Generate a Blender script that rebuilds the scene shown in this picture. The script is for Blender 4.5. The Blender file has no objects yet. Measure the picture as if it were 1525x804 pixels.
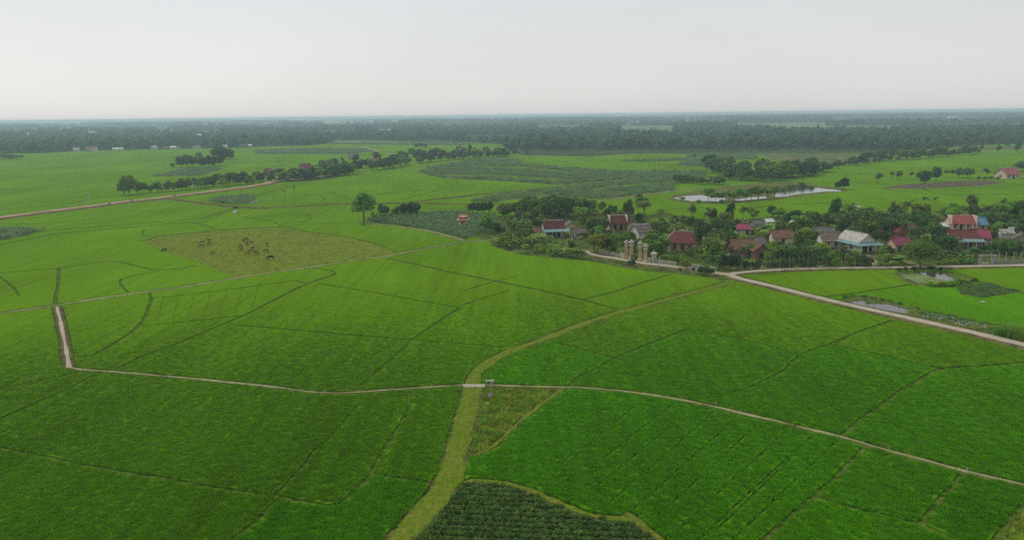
import bpy, bmesh, math, random
import numpy as np
from mathutils import Vector, Matrix
from mathutils.geometry import delaunay_2d_cdt

SC = bpy.context.scene
COL = SC.collection
R = math.radians
random.seed(7)
RNG = np.random.default_rng(7)

# ------------------------------------------------------------------ camera
CAM_H = 46.0                       # a drone about 46 m up
FPX = 1186.0                       # 28 mm equivalent lens on a 1525 px wide frame
HORIZON = 171.5
PITCH = math.atan((402 - HORIZON) / FPX)
ROLL = R(-0.676)
_f = Vector((0, math.cos(PITCH), -math.sin(PITCH)))
_r0 = Vector((1, 0, 0)); _u0 = Vector((0, math.sin(PITCH), math.cos(PITCH)))
_r = _r0 * math.cos(ROLL) + _u0 * math.sin(ROLL)
_u = -_r0 * math.sin(ROLL) + _u0 * math.cos(ROLL)
cam_data = bpy.data.cameras.new('camera')
cam_data.sensor_width = 36.0
cam_data.lens = 36.0 * FPX / 1525.0
cam_data.clip_start = 0.5
cam_data.clip_end = 80000.0
cam = bpy.data.objects.new('camera', cam_data)
COL.objects.link(cam)
cam.matrix_world = Matrix(((_r.x, _u.x, -_f.x, 0), (_r.y, _u.y, -_f.y, 0), (_r.z, _u.z, -_f.z, CAM_H), (0, 0, 0, 1)))
SC.camera = cam

# ------------------------------------------------------------------ sky, sun, exposure
SUN_EL, SUN_AZ = R(50), R(-62)     # azimuth measured from +Y (view direction) towards +X
world = bpy.data.worlds.new('World'); SC.world = world
world.use_nodes = True
wn, wl = world.node_tree.nodes, world.node_tree.links
wn.clear()
sky = wn.new('ShaderNodeTexSky'); sky.sky_type = 'NISHITA'; sky.sun_disc = False
sky.sun_elevation = SUN_EL; sky.sun_rotation = SUN_AZ
sky.air_density = 1.3; sky.dust_density = 1.0; sky.ozone_density = 1.0
hs = wn.new('ShaderNodeHueSaturation'); hs.inputs['Saturation'].default_value = 0.4; hs.inputs['Value'].default_value = 1.08
mixw = wn.new('ShaderNodeMixRGB'); mixw.inputs[0].default_value = 0.64
mixw.inputs[2].default_value = (8.1, 8.15, 8.3, 1)         # thin even overcast in front of the blue
bg = wn.new('ShaderNodeBackground'); bg.inputs[1].default_value = 0.1
wo = wn.new('ShaderNodeOutputWorld')
wl.new(sky.outputs[0], hs.inputs['Color']); wl.new(hs.outputs[0], mixw.inputs[1])
ctc = wn.new('ShaderNodeTexCoord'); cmp_ = wn.new('ShaderNodeMapping'); cmp_.inputs['Scale'].default_value = (1.0, 1.0, 3.2)
cno = wn.new('ShaderNodeTexNoise'); cno.inputs['Scale'].default_value = 2.6; cno.inputs['Detail'].default_value = 5.0       # faint unevenness of the cloud sheet
cmr = wn.new('ShaderNodeMapRange'); cmr.inputs['To Min'].default_value = 0.93; cmr.inputs['To Max'].default_value = 1.07
csc = wn.new('ShaderNodeVectorMath'); csc.operation = 'SCALE'
wl.new(ctc.outputs['Generated'], cmp_.inputs['Vector']); wl.new(cmp_.outputs[0], cno.inputs['Vector']); wl.new(cno.outputs['Fac'], cmr.inputs['Value'])
wl.new(mixw.outputs[0], csc.inputs[0]); wl.new(cmr.outputs[0], csc.inputs['Scale']); wl.new(csc.outputs[0], bg.inputs[0]); wl.new(bg.outputs[0], wo.inputs[0])

sd = bpy.data.lights.new('sun', 'SUN'); sd.energy = 1.5; sd.angle = R(10); sd.color = (1.0, 0.95, 0.87)
sun = bpy.data.objects.new('sun', sd); COL.objects.link(sun)
_sdir = Vector((math.sin(SUN_AZ) * math.cos(SUN_EL), math.cos(SUN_AZ) * math.cos(SUN_EL), math.sin(SUN_EL)))
sun.rotation_euler = _sdir.to_track_quat('Z', 'Y').to_euler()
sun.location = _sdir * 300

SC.view_settings.view_transform = 'Standard'
SC.view_settings.look = 'None'
SC.view_settings.exposure = 0.0
SC.view_settings.gamma = 1.0
SC.view_settings.use_curve_mapping = False
SC.cycles.use_denoising = False
SC.cycles.max_bounces = 5
SC.cycles.diffuse_bounces = 2
SC.cycles.glossy_bounces = 2
SC.cycles.transmission_bounces = 3
SC.cycles.transparent_max_bounces = 8
SC.cycles.volume_bounces = 1

# ------------------------------------------------------------------ photo pixel -> ground
def P(x, y, z=0.0):
    d = _f * FPX + _r * (x - 762.5) + _u * (402 - y)
    t = (z - CAM_H) / d.z
    return Vector((d.x * t, d.y * t, z))
def pxm(x, y, z=0.0):
    """metres covered by one photo pixel at the ground point under (x, y)"""
    p = P(x, y, z) - Vector((0, 0, CAM_H))
    return p.dot(_f) / FPX
def to_px(p):
    v = Vector(p) - Vector((0, 0, CAM_H))
    k = FPX / max(v.dot(_f), 1e-3)
    return 762.5 + v.dot(_r) * k, 402 - v.dot(_u) * k

# ------------------------------------------------------------------ node helpers
def mat_new(name):
    m = bpy.data.materials.new(name); m.use_nodes = True
    nt = m.node_tree; nt.nodes.clear()
    out = nt.nodes.new('ShaderNodeOutputMaterial')
    return m, nt, nt.nodes, nt.links, out
def rgb(c): return (c[0], c[1], c[2], 1.0)

def noise_factor(nt, scale, lo, hi, detail=3.0, stretch=None, coord='world', rot=0.0):
    """a number wandering between lo and hi over the surface"""
    n, l = nt.nodes, nt.links
    if coord == 'world':
        g = n.new('ShaderNodeNewGeometry'); src = g.outputs['Position']
    else:
        g = n.new('ShaderNodeTexCoord'); src = g.outputs['Object']
    mp = n.new('ShaderNodeMapping')
    s = stretch or (1, 1, 1)
    mp.inputs['Scale'].default_value = (s[0], s[1], s[2]); mp.inputs['Rotation'].default_value = (0, 0, rot)
    l.new(src, mp.inputs['Vector'])
    t = n.new('ShaderNodeTexNoise'); t.inputs['Scale'].default_value = scale; t.inputs['Detail'].default_value = detail
    l.new(mp.outputs[0], t.inputs['Vector'])
    mr = n.new('ShaderNodeMapRange')
    mr.inputs['From Min'].default_value = 0.3; mr.inputs['From Max'].default_value = 0.7
    mr.inputs['To Min'].default_value = lo; mr.inputs['To Max'].default_value = hi
    l.new(t.outputs['Fac'], mr.inputs['Value'])
    return mr.outputs[0], t.outputs['Fac']
def mathn(nt, op, a, b):
    m = nt.nodes.new('ShaderNodeMath'); m.operation = op
    for i, v in enumerate((a, b)):
        if isinstance(v, (int, float)): m.inputs[i].default_value = v
        else: nt.links.new(v, m.inputs[i])
    return m.outputs[0]
def scale_col(nt, col, fac):
    m = nt.nodes.new('ShaderNodeVectorMath'); m.operation = 'SCALE'
    if isinstance(col, tuple): m.inputs[0].default_value = col[:3]
    else: nt.links.new(col, m.inputs[0])
    nt.links.new(fac, m.inputs['Scale'])
    return m.outputs[0]
def mix_col(nt, fac, a, b):
    m = nt.nodes.new('ShaderNodeMixRGB')
    for i, v in enumerate((fac, a, b)):
        if isinstance(v, (int, float)): m.inputs[i].default_value = v
        elif isinstance(v, tuple): m.inputs[i].default_value = rgb(v)
        else: nt.links.new(v, m.inputs[i])
    return m.outputs[0]

def simple_mat(name, col, rough=0.85, vary=0.15, scale=1.5, col2=None, bump=0.0, bscale=8.0, coord='world', spec=0.0):
    m, nt, n, l, out = mat_new(name)
    f, raw = noise_factor(nt, scale, 1 - vary, 1 + vary, 4.0, coord=coord)
    if col2:
        f2, raw2 = noise_factor(nt, scale * 0.37, 0, 1, 4.0, coord=coord)
        c = scale_col(nt, mix_col(nt, f2, col, col2), f)
    else:
        c = scale_col(nt, col, f)
    b = n.new('ShaderNodeBsdfPrincipled'); b.inputs['Roughness'].default_value = rough
    b.inputs['Specular IOR Level'].default_value = spec
    l.new(c, b.inputs['Base Color'])
    if bump:
        f3, raw3 = noise_factor(nt, bscale, 0, 1, 4.0, coord=coord)
        bp = n.new('ShaderNodeBump'); bp.inputs['Strength'].default_value = bump; bp.inputs['Distance'].default_value = 0.1
        l.new(raw3, bp.inputs['Height']); l.new(bp.outputs[0], b.inputs['Normal'])
    l.new(b.outputs[0], out.inputs[0])
    return m

def leaf_mat(name, col, trans=0.35, vary=0.38, hue=0.035, tint=False):
    """foliage: diffuse + translucent, every plant a little different"""
    m, nt, n, l, out = mat_new(name)
    oi = n.new('ShaderNodeObjectInfo')
    hsv = n.new('ShaderNodeHueSaturation')
    mr = n.new('ShaderNodeMapRange'); mr.inputs['To Min'].default_value = 0.5 - hue; mr.inputs['To Max'].default_value = 0.5 + hue
    l.new(oi.outputs['Random'], mr.inputs['Value']); l.new(mr.outputs[0], hsv.inputs['Hue'])
    r2 = mathn(nt, 'FRACT', mathn(nt, 'MULTIPLY', oi.outputs['Random'], 37.7), 0.0)
    mv = n.new('ShaderNodeMapRange'); mv.inputs['To Min'].default_value = 1 - vary; mv.inputs['To Max'].default_value = 1 + vary
    l.new(r2, mv.inputs['Value'])
    f, raw = noise_factor(nt, 0.7, 0.75, 1.3, 3.0)
    l.new(mathn(nt, 'MULTIPLY', mv.outputs[0], f), hsv.inputs['Value'])
    if tint:
        at = n.new('ShaderNodeAttribute'); at.attribute_type = 'INSTANCER'; at.attribute_name = 'tint'
        l.new(at.outputs['Color'], hsv.inputs['Color'])
    else:
        hsv.inputs['Color'].default_value = rgb(col)
    d = n.new('ShaderNodeBsdfPrincipled'); d.inputs['Roughness'].default_value = 0.6
    d.inputs['Specular IOR Level'].default_value = 0.08
    t = n.new('ShaderNodeBsdfTranslucent')
    l.new(hsv.outputs[0], d.inputs['Base Color'])
    l.new(hsv.outputs[0], t.inputs['Color'])
    mx = n.new('ShaderNodeMixShader'); mx.inputs[0].default_value = trans
    l.new(d.outputs[0], mx.inputs[1]); l.new(t.outputs[0], mx.inputs[2])
    l.new(mx.outputs[0], out.inputs[0])
    return m

# ------------------------------------------------------------------ objects
def tag(o, label=None, cat=None, group=None, kind=None):
    if label: o['label'] = label
    if cat: o['category'] = cat
    if group: o['group'] = group
    if kind: o['kind'] = kind
    return o
def link(name, me, mat=None, parent=None):
    if mat is not None and len(me.materials) == 0: me.materials.append(mat)
    o = bpy.data.objects.new(name, me); COL.objects.link(o)
    if parent is not None: o.parent = parent
    return o
def empty(name, loc=(0, 0, 0), rz=0.0):
    o = bpy.data.objects.new(name, None); COL.objects.link(o)
    o.location = loc; o.rotation_euler = (0, 0, rz); o.empty_display_size = 0.5
    return o
def copy_tree(o, parent=None):
    c = o.copy(); COL.objects.link(c)
    if parent is not None: c.parent = parent
    for ch in o.children: copy_tree(ch, c)
    return c
def np_mesh(name, verts, quads=None, tris=None):
    """fast mesh from numpy arrays"""
    me = bpy.data.meshes.new(name)
    verts = np.asarray(verts, np.float32)
    me.vertices.add(len(verts)); me.vertices.foreach_set('co', verts.ravel())
    loops, starts, n0 = [], [], 0
    for arr, k in ((quads, 4), (tris, 3)):
        if arr is None or len(arr) == 0: continue
        arr = np.asarray(arr, np.int32)
        loops.append(arr.ravel()); starts.append(n0 + np.arange(len(arr), dtype=np.int32) * k); n0 += arr.size
    if loops:
        lp = np.concatenate(loops); st = np.concatenate(starts)
        me.loops.add(len(lp)); me.loops.foreach_set('vertex_index', lp)
        me.polygons.add(len(st)); me.polygons.foreach_set('loop_start', st)
    me.update(calc_edges=True)
    return me

class MB:
    """collects boxes, prisms and tubes into one mesh"""
    def __init__(s): s.v, s.f = [], []
    def add(s, vs, fs):
        o = len(s.v); s.v += [tuple(v) for v in vs]; s.f += [tuple(i + o for i in f) for f in fs]; return s
    def box(s, x0, y0, z0, x1, y1, z1):
        v = [(x0, y0, z0), (x1, y0, z0), (x1, y1, z0), (x0, y1, z0), (x0, y0, z1), (x1, y0, z1), (x1, y1, z1), (x0, y1, z1)]
        return s.add(v, [(0, 3, 2, 1), (4, 5, 6, 7), (0, 1, 5, 4), (1, 2, 6, 5), (2, 3, 7, 6), (3, 0, 4, 7)])
    def slab(s, a, b, c, d, t):
        """a thick sheet under the quad a b c d (counter-clockwise from above)"""
        q = [Vector(p) for p in (a, b, c, d)]
        nn = (q[1] - q[0]).cross(q[2] - q[0])
        if nn.length < 1e-9: nn = (q[2] - q[0]).cross(q[3] - q[0])
        nn.normalize()
        lo = [p - nn * t for p in q]
        return s.add(q + lo, [(0, 1, 2, 3), (7, 6, 5, 4), (0, 4, 5, 1), (1, 5, 6, 2), (2, 6, 7, 3), (3, 7, 4, 0)])
    def tube(s, pts, radii, k=6, cap=True):
        pts = [Vector(p) for p in pts]; rings = []
        o = len(s.v)
        for i, p in enumerate(pts):
            t = (pts[min(i + 1, len(pts) - 1)] - pts[max(i - 1, 0)])
            t = t.normalized() if t.length > 1e-9 else Vector((0, 0, 1))
            a = Vector((1, 0, 0)) if abs(t.x) < 0.8 else Vector((0, 1, 0))
            u = t.cross(a).normalized(); w = t.cross(u)
            for j in range(k):
                an = 2 * math.pi * j / k
                s.v.append(tuple(p + (u * math.cos(an) + w * math.sin(an)) * radii[i]))
        for i in range(len(pts) - 1):
            for j in range(k):
                a, b = o + i * k + j, o + i * k + (j + 1) % k
                s.f.append((a, a + k, b + k, b))
        if cap:
            s.f.append(tuple(o + j for j in range(k)))
            e = o + (len(pts) - 1) * k
            s.f.append(tuple(e + j for j in reversed(range(k))))
        return s
    def lathe(s, prof, k=8, c=(0, 0, 0), square=False):
        o = len(s.v)
        for (r, z) in prof:
            for j in range(k):
                an = 2 * math.pi * (j + (0.5 if square else 0)) / k
                s.v.append((c[0] + r * math.cos(an), c[1] + r * math.sin(an), c[2] + z))
        for i in range(len(prof) - 1):
            for j in range(k):
                a, b = o + i * k + j, o + i * k + (j + 1) % k
                s.f.append((a, b, b + k, a + k))
        s.f.append(tuple(o + j for j in reversed(range(k))))
        e = o + (len(prof) - 1) * k
        s.f.append(tuple(e + j for j in range(k)))
        return s
    def mesh(s, name):
        me = bpy.data.meshes.new(name); me.from_pydata(s.v, [], s.f); me.update(); return me
    def build(s, name, mat, parent=None):
        return link(name, s.mesh(name), mat, parent)

ORD = ['first', 'second', 'third', 'fourth', 'fifth', 'sixth', 'seventh', 'eighth', 'ninth', 'tenth', 'eleventh', 'twelfth', 'thirteenth',
       'fourteenth', 'fifteenth', 'sixteenth', 'seventeenth', 'eighteenth', 'nineteenth', 'twentieth']
TENS = {20: 'twenty', 30: 'thirty', 40: 'forty', 50: 'fifty', 60: 'sixty', 70: 'seventy', 80: 'eighty'}
def ordinal(i):                    # i from 0
    if i < 20: return ORD[i]
    t, u = divmod(i + 1, 10)
    return TENS[t * 10][:-1] + 'ieth' if u == 0 else TENS[t * 10] + '-' + ORD[u - 1]

def scatter(name, pts, scl, rot, protos, tint=None, mat=None):
    """one 'stuff' object whose plants are instanced on points (numpy arrays)"""
    me = bpy.data.meshes.new(name)
    me.vertices.add(len(pts)); me.vertices.foreach_set('co', np.asarray(pts, np.float32).ravel())
    a = me.attributes.new('scl', 'FLOAT', 'POINT'); a.data.foreach_set('value', np.asarray(scl, np.float32))
    a = me.attributes.new('rotz', 'FLOAT', 'POINT'); a.data.foreach_set('value', np.asarray(rot, np.float32))
    if tint is not None:
        a = me.attributes.new('tint', 'FLOAT_VECTOR', 'POINT'); a.data.foreach_set('vector', np.asarray(tint, np.float32).ravel())
    o = link(name, me)
    c = bpy.data.collections.new(name + '_kinds')
    for p in protos: c.objects.link(p)
    ng = bpy.data.node_groups.new(name, 'GeometryNodeTree')
    ng.interface.new_socket('Geometry', in_out='INPUT', socket_type='NodeSocketGeometry')
    ng.interface.new_socket('Geometry', in_out='OUTPUT', socket_type='NodeSocketGeometry')
    n, l = ng.nodes, ng.links
    gi, go = n.new('NodeGroupInput'), n.new('NodeGroupOutput')
    ci = n.new('GeometryNodeCollectionInfo'); ci.inputs['Collection'].default_value = c
    ci.inputs['Separate Children'].default_value = True; ci.inputs['Reset Children'].default_value = True
    ip = n.new('GeometryNodeInstanceOnPoints'); ip.inputs['Pick Instance'].default_value = True
    rv = n.new('FunctionNodeRandomValue'); rv.data_type = 'INT'
    for s in rv.inputs:
        if s.type == 'INT' and s.name == 'Min': s.default_value = 0
        if s.type == 'INT' and s.name == 'Max': s.default_value = len(protos) - 1
    na = n.new('GeometryNodeInputNamedAttribute'); na.data_type = 'FLOAT'; na.inputs['Name'].default_value = 'scl'
    nb = n.new('GeometryNodeInputNamedAttribute'); nb.data_type = 'FLOAT'; nb.inputs['Name'].default_value = 'rotz'
    cx = n.new('ShaderNodeCombineXYZ')
    l.new(gi.outputs[0], ip.inputs['Points']); l.new(ci.outputs[0], ip.inputs['Instance'])
    iout = [s for s in rv.outputs if s.type == 'INT'][0]
    l.new(iout, ip.inputs['Instance Index'])
    l.new(nb.outputs['Attribute'], cx.inputs[2]); l.new(cx.outputs[0], ip.inputs['Rotation'])
    l.new(na.outputs['Attribute'], ip.inputs['Scale'])
    l.new(ip.outputs[0], go.inputs[0])
    mod = o.modifiers.new('plants', 'NODES'); mod.node_group = ng
    return o
def proto(name, me, mat):
    if len(me.materials) == 0: me.materials.append(mat)
    return bpy.data.objects.new(name, me)
# ================================================================== materials of the land
def rice_col_nodes(nt, base):
    """crop colour: plot colour, broad streaks, small mottling"""
    f1, _ = noise_factor(nt, 0.035, 0.87, 1.13, 3.0, (1.0, 0.28, 1), rot=R(52))
    f2, _ = noise_factor(nt, 2.2, 0.90, 1.10, 4.0)
    f3, _ = noise_factor(nt, 0.011, 0.92, 1.10, 2.0)
    f4, _ = noise_factor(nt, 0.55, 0.90, 1.10, 2.0, (1.0, 0.05, 1), rot=R(52))
    f = mathn(nt, 'MULTIPLY', mathn(nt, 'MULTIPLY', mathn(nt, 'MULTIPLY', f1, f2), f3), f4)
    c = scale_col(nt, base, f)
    y, _ = noise_factor(nt, 0.05, 0.0, 0.28, 3.0, (1.0, 0.3, 1), rot=R(48))


    return c, y
def rice_mat():
    m, nt, n, l, out = mat_new('rice_canopy')
    oi = n.new('ShaderNodeObjectInfo')
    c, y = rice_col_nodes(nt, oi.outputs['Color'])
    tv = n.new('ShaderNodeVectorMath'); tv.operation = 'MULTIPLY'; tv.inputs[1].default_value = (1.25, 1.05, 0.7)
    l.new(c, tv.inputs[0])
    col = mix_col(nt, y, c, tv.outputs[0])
    b = n.new('ShaderNodeBsdfPrincipled'); b.inputs['Roughness'].default_value = 0.8
    b.inputs['Specular IOR Level'].default_value = 0.0
    l.new(col, b.inputs['Base Color'])
    _, r1 = noise_factor(nt, 5.0, 0, 1, 4.0)
    _, r2 = noise_factor(nt, 0.8, 0, 1, 3.0)
    bp = n.new('ShaderNodeBump'); bp.inputs['Strength'].default_value = 0.6; bp.inputs['Distance'].default_value = 0.2
    l.new(mathn(nt, 'ADD', r1, r2), bp.inputs['Height']); l.new(bp.outputs[0], b.inputs['Normal'])
    l.new(b.outputs[0], out.inputs[0])
    return m
def blade_mat():
    """leaf blades standing out of the crop: plot colour carried by each tuft"""
    m, nt, n, l, out = mat_new('rice_blades')
    at = n.new('ShaderNodeAttribute'); at.attribute_type = 'INSTANCER'; at.attribute_name = 'tint'
    c, y = rice_col_nodes(nt, at.outputs['Color'])
    tv = n.new('ShaderNodeVectorMath'); tv.operation = 'MULTIPLY'; tv.inputs[1].default_value = (1.25, 1.05, 0.7)
    l.new(c, tv.inputs[0])
    col = mix_col(nt, y, c, tv.outputs[0])
    d = n.new('ShaderNodeBsdfDiffuse'); t = n.new('ShaderNodeBsdfTranslucent')
    l.new(col, d.inputs[0]); l.new(col, t.inputs[0])
    mx = n.new('ShaderNodeMixShader'); mx.inputs[0].default_value = 0.45
    l.new(d.outputs[0], mx.inputs[1]); l.new(t.outputs[0], mx.inputs[2]); l.new(mx.outputs[0], out.inputs[0])
    return m
M = {}
M['rice'] = rice_mat()
M['blade'] = blade_mat()
M['mud'] = simple_mat('paddy_floor', (0.032, 0.058, 0.012), 0.9, 0.3, 0.6, (0.050, 0.055, 0.020))
M['pasture'] = simple_mat('grazed_stubble', (0.118, 0.195, 0.010), 0.9, 0.28, 1.2, (0.155, 0.178, 0.025), 0.4, 3.0)
M['weeds'] = simple_mat('weedy_ground', (0.120, 0.205, 0.010), 0.9, 0.3, 0.8, (0.15, 0.18, 0.02), 0.5, 2.0)
M['grass_track'] = simple_mat('mown_grass', (0.088, 0.158, 0.006), 0.9, 0.34, 2.2, (0.150, 0.170, 0.025), 0.5, 5.0)
M['bund_grass'] = simple_mat('bund_grass', (0.085, 0.125, 0.022), 0.9, 0.35, 0.7, (0.135, 0.120, 0.045), 0.5, 3.0)
M['dry_path'] = simple_mat('dry_path', (0.300, 0.290, 0.150), 0.9, 0.2, 0.9, (0.190, 0.210, 0.075), 0.3, 3.0)
M['dirt_road'] = simple_mat('pale_dirt', (0.37, 0.30, 0.20), 0.9, 0.2, 0.3, (0.30, 0.215, 0.135), 0.3, 2.0)
M['red_bank'] = simple_mat('red_earth_bank', (0.17, 0.085, 0.045), 0.95, 0.35, 0.5, (0.10, 0.10, 0.03), 0.5, 2.0)
M['concrete_road'] = simple_mat('worn_concrete', (0.42, 0.375, 0.285), 0.85, 0.14, 0.8, (0.34, 0.30, 0.22), 0.15, 4.0)
M['verge'] = simple_mat('verge', (0.095, 0.105, 0.030), 0.95, 0.4, 0.6, (0.15, 0.10, 0.055), 0.6, 2.0)
M['bund'] = simple_mat('bund_turf', (0.070, 0.150, 0.010), 0.95, 0.4, 1.2, (0.11, 0.135, 0.028), 0.4, 3.0)
M['village'] = simple_mat('yard_ground', (0.075, 0.110, 0.030), 0.95, 0.4, 0.25, (0.14, 0.12, 0.06), 0.5, 2.0)
M['soil'] = simple_mat('turned_soil', (0.085, 0.078, 0.050), 0.95, 0.4, 0.5, (0.12, 0.105, 0.065), 0.8, 1.5)
M['scrub'] = simple_mat('scrub_field', (0.110, 0.140, 0.045), 0.95, 0.3, 0.05, (0.15, 0.15, 0.07), 0.5, 1.0)
M['corn_floor'] = simple_mat('corn_floor', (0.075, 0.135, 0.036), 0.95, 0.35, 0.06, (0.115, 0.150, 0.055))
M['veg_floor'] = simple_mat('bean_soil', (0.075, 0.070, 0.028), 0.95, 0.3, 1.0, (0.095, 0.075, 0.040), 0.6, 3.0)
M['forest_floor'] = simple_mat('forest_floor', (0.035, 0.060, 0.022), 0.95, 0.3, 0.02, (0.05, 0.08, 0.03))
M['plain'] = simple_mat('far_plain', (0.120, 0.185, 0.050), 0.95, 0.4, 0.004, (0.150, 0.190, 0.080))
def water_mat():
    m, nt, n, l, out = mat_new('pond_water')
    b = n.new('ShaderNodeBsdfPrincipled'); b.inputs['Base Color'].default_value = (0.055, 0.06, 0.04, 1)
    b.inputs['Roughness'].default_value = 0.06; b.inputs['IOR'].default_value = 1.33
    _, r1 = noise_factor(nt, 1.6, 0, 1, 2.0)
    bp = n.new('ShaderNodeBump'); bp.inputs['Strength'].default_value = 0.06; bp.inputs['Distance'].default_value = 0.05
    l.new(r1, bp.inputs['Height']); l.new(bp.outputs[0], b.inputs['Normal'])
    l.new(b.outputs[0], out.inputs[0]); return m
M['water'] = water_mat()
M['algae'] = simple_mat('duckweed', (0.12, 0.19, 0.04), 0.7, 0.4, 0.8, (0.19, 0.23, 0.11))

# ================================================================== lines of the land (photo pixels)
ZL = 0.40                                                     # level at which crop tops and paths were read off
def ground_line(px, ext=90.0, step=6.0):
    """photo polyline -> smoothed ground polyline; runs on beyond the frame where the photo cuts it"""
    p = [P(x, y, ZL).xy for x, y in px]
    def edge(q): return q[0] < 6 or q[0] > 1519 or q[1] > 799
    if edge(px[0]): p.insert(0, p[0] + (p[0] - p[1]).normalized() * ext)
    if edge(px[-1]): p.append(p[-1] + (p[-1] - p[-2]).normalized() * ext)
    out = []
    for i in range(len(p) - 1):
        a, b, c, d = p[max(i - 1, 0)], p[i], p[i + 1], p[min(i + 2, len(p) - 1)]
        k = int(min(30, max(1, (c - b).length / step)))
        for j in range(k):
            t = j / k
            out.append(0.5 * ((2 * b) + (c - a) * t + (2 * a - 5 * b + 4 * c - d) * t * t + (3 * b - a - 3 * c + d) * t ** 3))
    out.append(p[-1])
    res = [out[0]]
    for q in out[1:]:
        if (q - res[-1]).length > 0.3: res.append(q)
    return res
def normals(p):
    ns = []
    for i in range(len(p)):
        t = p[min(i + 1, len(p) - 1)] - p[max(i - 1, 0)]
        t = t.normalized() if t.length > 1e-6 else Vector((1, 0))
        ns.append(Vector((-t.y, t.x)))
    return ns

CUT_V, CUT_F, CUT_CLS = [], [], []                            # faces handed to the triangulation, with their class
def cut_strip(p, w, cls='gap', jit=0.0):
    ns = normals(p); base = len(CUT_V)
    for q, nn in zip(p, ns):
        k = w * 0.5 * (1 + random.uniform(-jit, jit)); k2 = w * 0.5 * (1 + random.uniform(-jit, jit))
        CUT_V.append(q + nn * k); CUT_V.append(q - nn * k2)
    for i in range(len(p) - 1):
        a = base + 2 * i
        for f in ([a, a + 1, a + 3], [a, a + 3, a + 2]):
            u, v, w_ = (CUT_V[i_] for i_ in f)
            ar = (v.x - u.x) * (w_.y - u.y) - (w_.x - u.x) * (v.y - u.y)
            if abs(ar) > 1e-4:
                CUT_F.append(f if ar > 0 else f[::-1]); CUT_CLS.append(cls)
def cut_poly(p, cls):
    base = len(CUT_V)
    area = sum(p[i].x * p[(i + 1) % len(p)].y - p[(i + 1) % len(p)].x * p[i].y for i in range(len(p)))
    if area < 0: p = list(reversed(p))
    CUT_V.extend(p)
    CUT_F.append(list(range(base, base + len(p)))); CUT_CLS.append(cls)
def px_poly(px, step=None): return [P(x, y, ZL).xy for x, y in px]

def ribbon(name, p, prof, mat, z0=0.0, wob=0.0, wz=0.0):
    """sheet swept along p; prof = [(offset across, height)], kind structure"""
    ns = normals(p); k = len(prof); vs = []; fs = []
    for i, (q, nn) in enumerate(zip(p, ns)):
        wb = random.uniform(-wob, wob)
        for (o, z) in prof:
            jj = random.uniform(-wob, wob) * 0.6 if abs(o) > 1e-6 else 0
            s = q - nn * (o + (wb + jj) * (1 if o > 0 else -1 if o < 0 else 0))
            vs.append((s.x, s.y, z0 + z + random.uniform(-wz, wz)))
    for i in range(len(p) - 1):
        for j in range(k - 1):
            a = i * k + j
            fs.append((a, a + 1, a + k + 1, a + k))
    me = bpy.data.meshes.new(name); me.from_pydata(vs, [], fs); me.update()
    o = link(name, me, mat); tag(o, kind='structure')
    return o

# ---- roads and paths --------------------------------------------------------------
ROAD_RIGHT = [(1084, 409), (1099, 415), (1125, 421), (1151, 427), (1204, 440.5), (1269, 456), (1335, 470.5), (1387, 482), (1453, 497), (1525, 514.5)]
ROAD_VILLAGE_W = [(1086, 409.5), (1067, 407.4), (1043, 403.3), (1000, 397.6), (965, 393.6), (940, 389.6), (920, 386), (900, 383), (889, 381), (876, 378), (868, 373)]
ROAD_VILLAGE_E = [(1086, 409.5), (1097, 407.5), (1119, 405), (1149, 403), (1200, 400.7), (1224, 400.3), (1299, 399.3), (1361, 398.8), (1399, 398), (1461, 397), (1525, 395.6)]
GRASS_TRACK = [(593, 804), (625, 768), (657, 733), (672, 705), (677, 680), (687, 645), (695, 612), (701, 590), (704, 573), (708, 556), (726, 541), (755, 524), (812, 504), (865, 483), (917, 466), (944, 459), (996, 445), (1048, 430.7), (1088, 420)]
FARM_PATH = [(103, 547), (123, 550.5), (170, 553.5), (233, 558.6), (301, 565), (400, 575), (432, 579), (472, 584), (506, 585), (550, 582.5), (603, 578.6), (655, 575.3), (690, 573), (722, 573), (780, 575.3), (823, 576), (854, 576), (891, 578.7), (944, 584), (996, 592), (1048, 601.4), (1101, 614), (1177, 632), (1251, 650), (1322, 670), (1387, 687), (1440, 702), (1492, 713.5), (1525, 721)]
FARM_PATH_N = [(103, 547), (100, 533), (97, 511), (93, 492), (89, 473), (84.8, 457)]
CROSS_PATH = [(0, 466), (41, 460.7), (82, 454.5), (137, 446), (191, 438), (232, 432.5), (273, 427), (354, 413.5), (410, 405), (462, 398), (515, 389.7), (567, 383), (600, 376.5), (632, 370), (692, 360), (731, 357)]
SHRINE_PATH = [(540, 331), (560, 333.5), (590, 337.5), (637, 344), (665, 351), (692, 358)]
DIRT_ROAD = [(0, 325), (52, 318.3), (105, 311.8), (136, 308), (184, 301.8), (236, 296), (262, 292.5), (315, 286), (367, 279.3), (396, 274.3), (409, 270.5), (432, 268.3), (460, 266), (500, 260.5)]
CANAL_BANK = [(249, 296.5), (302, 303), (354, 308.7), (400, 310), (432, 308), (511, 304.2), (590, 302.6), (650, 303.5), (695, 304.5), (780, 304)]
CANAL_BANK2 = [(616, 300.5), (660, 296), (721, 289), (780, 283.5), (838, 278), (925, 268.8)]
POND_PATH = [(880, 300), (907, 297.7), (959, 290.2), (1022, 283), (1048, 281)]

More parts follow.
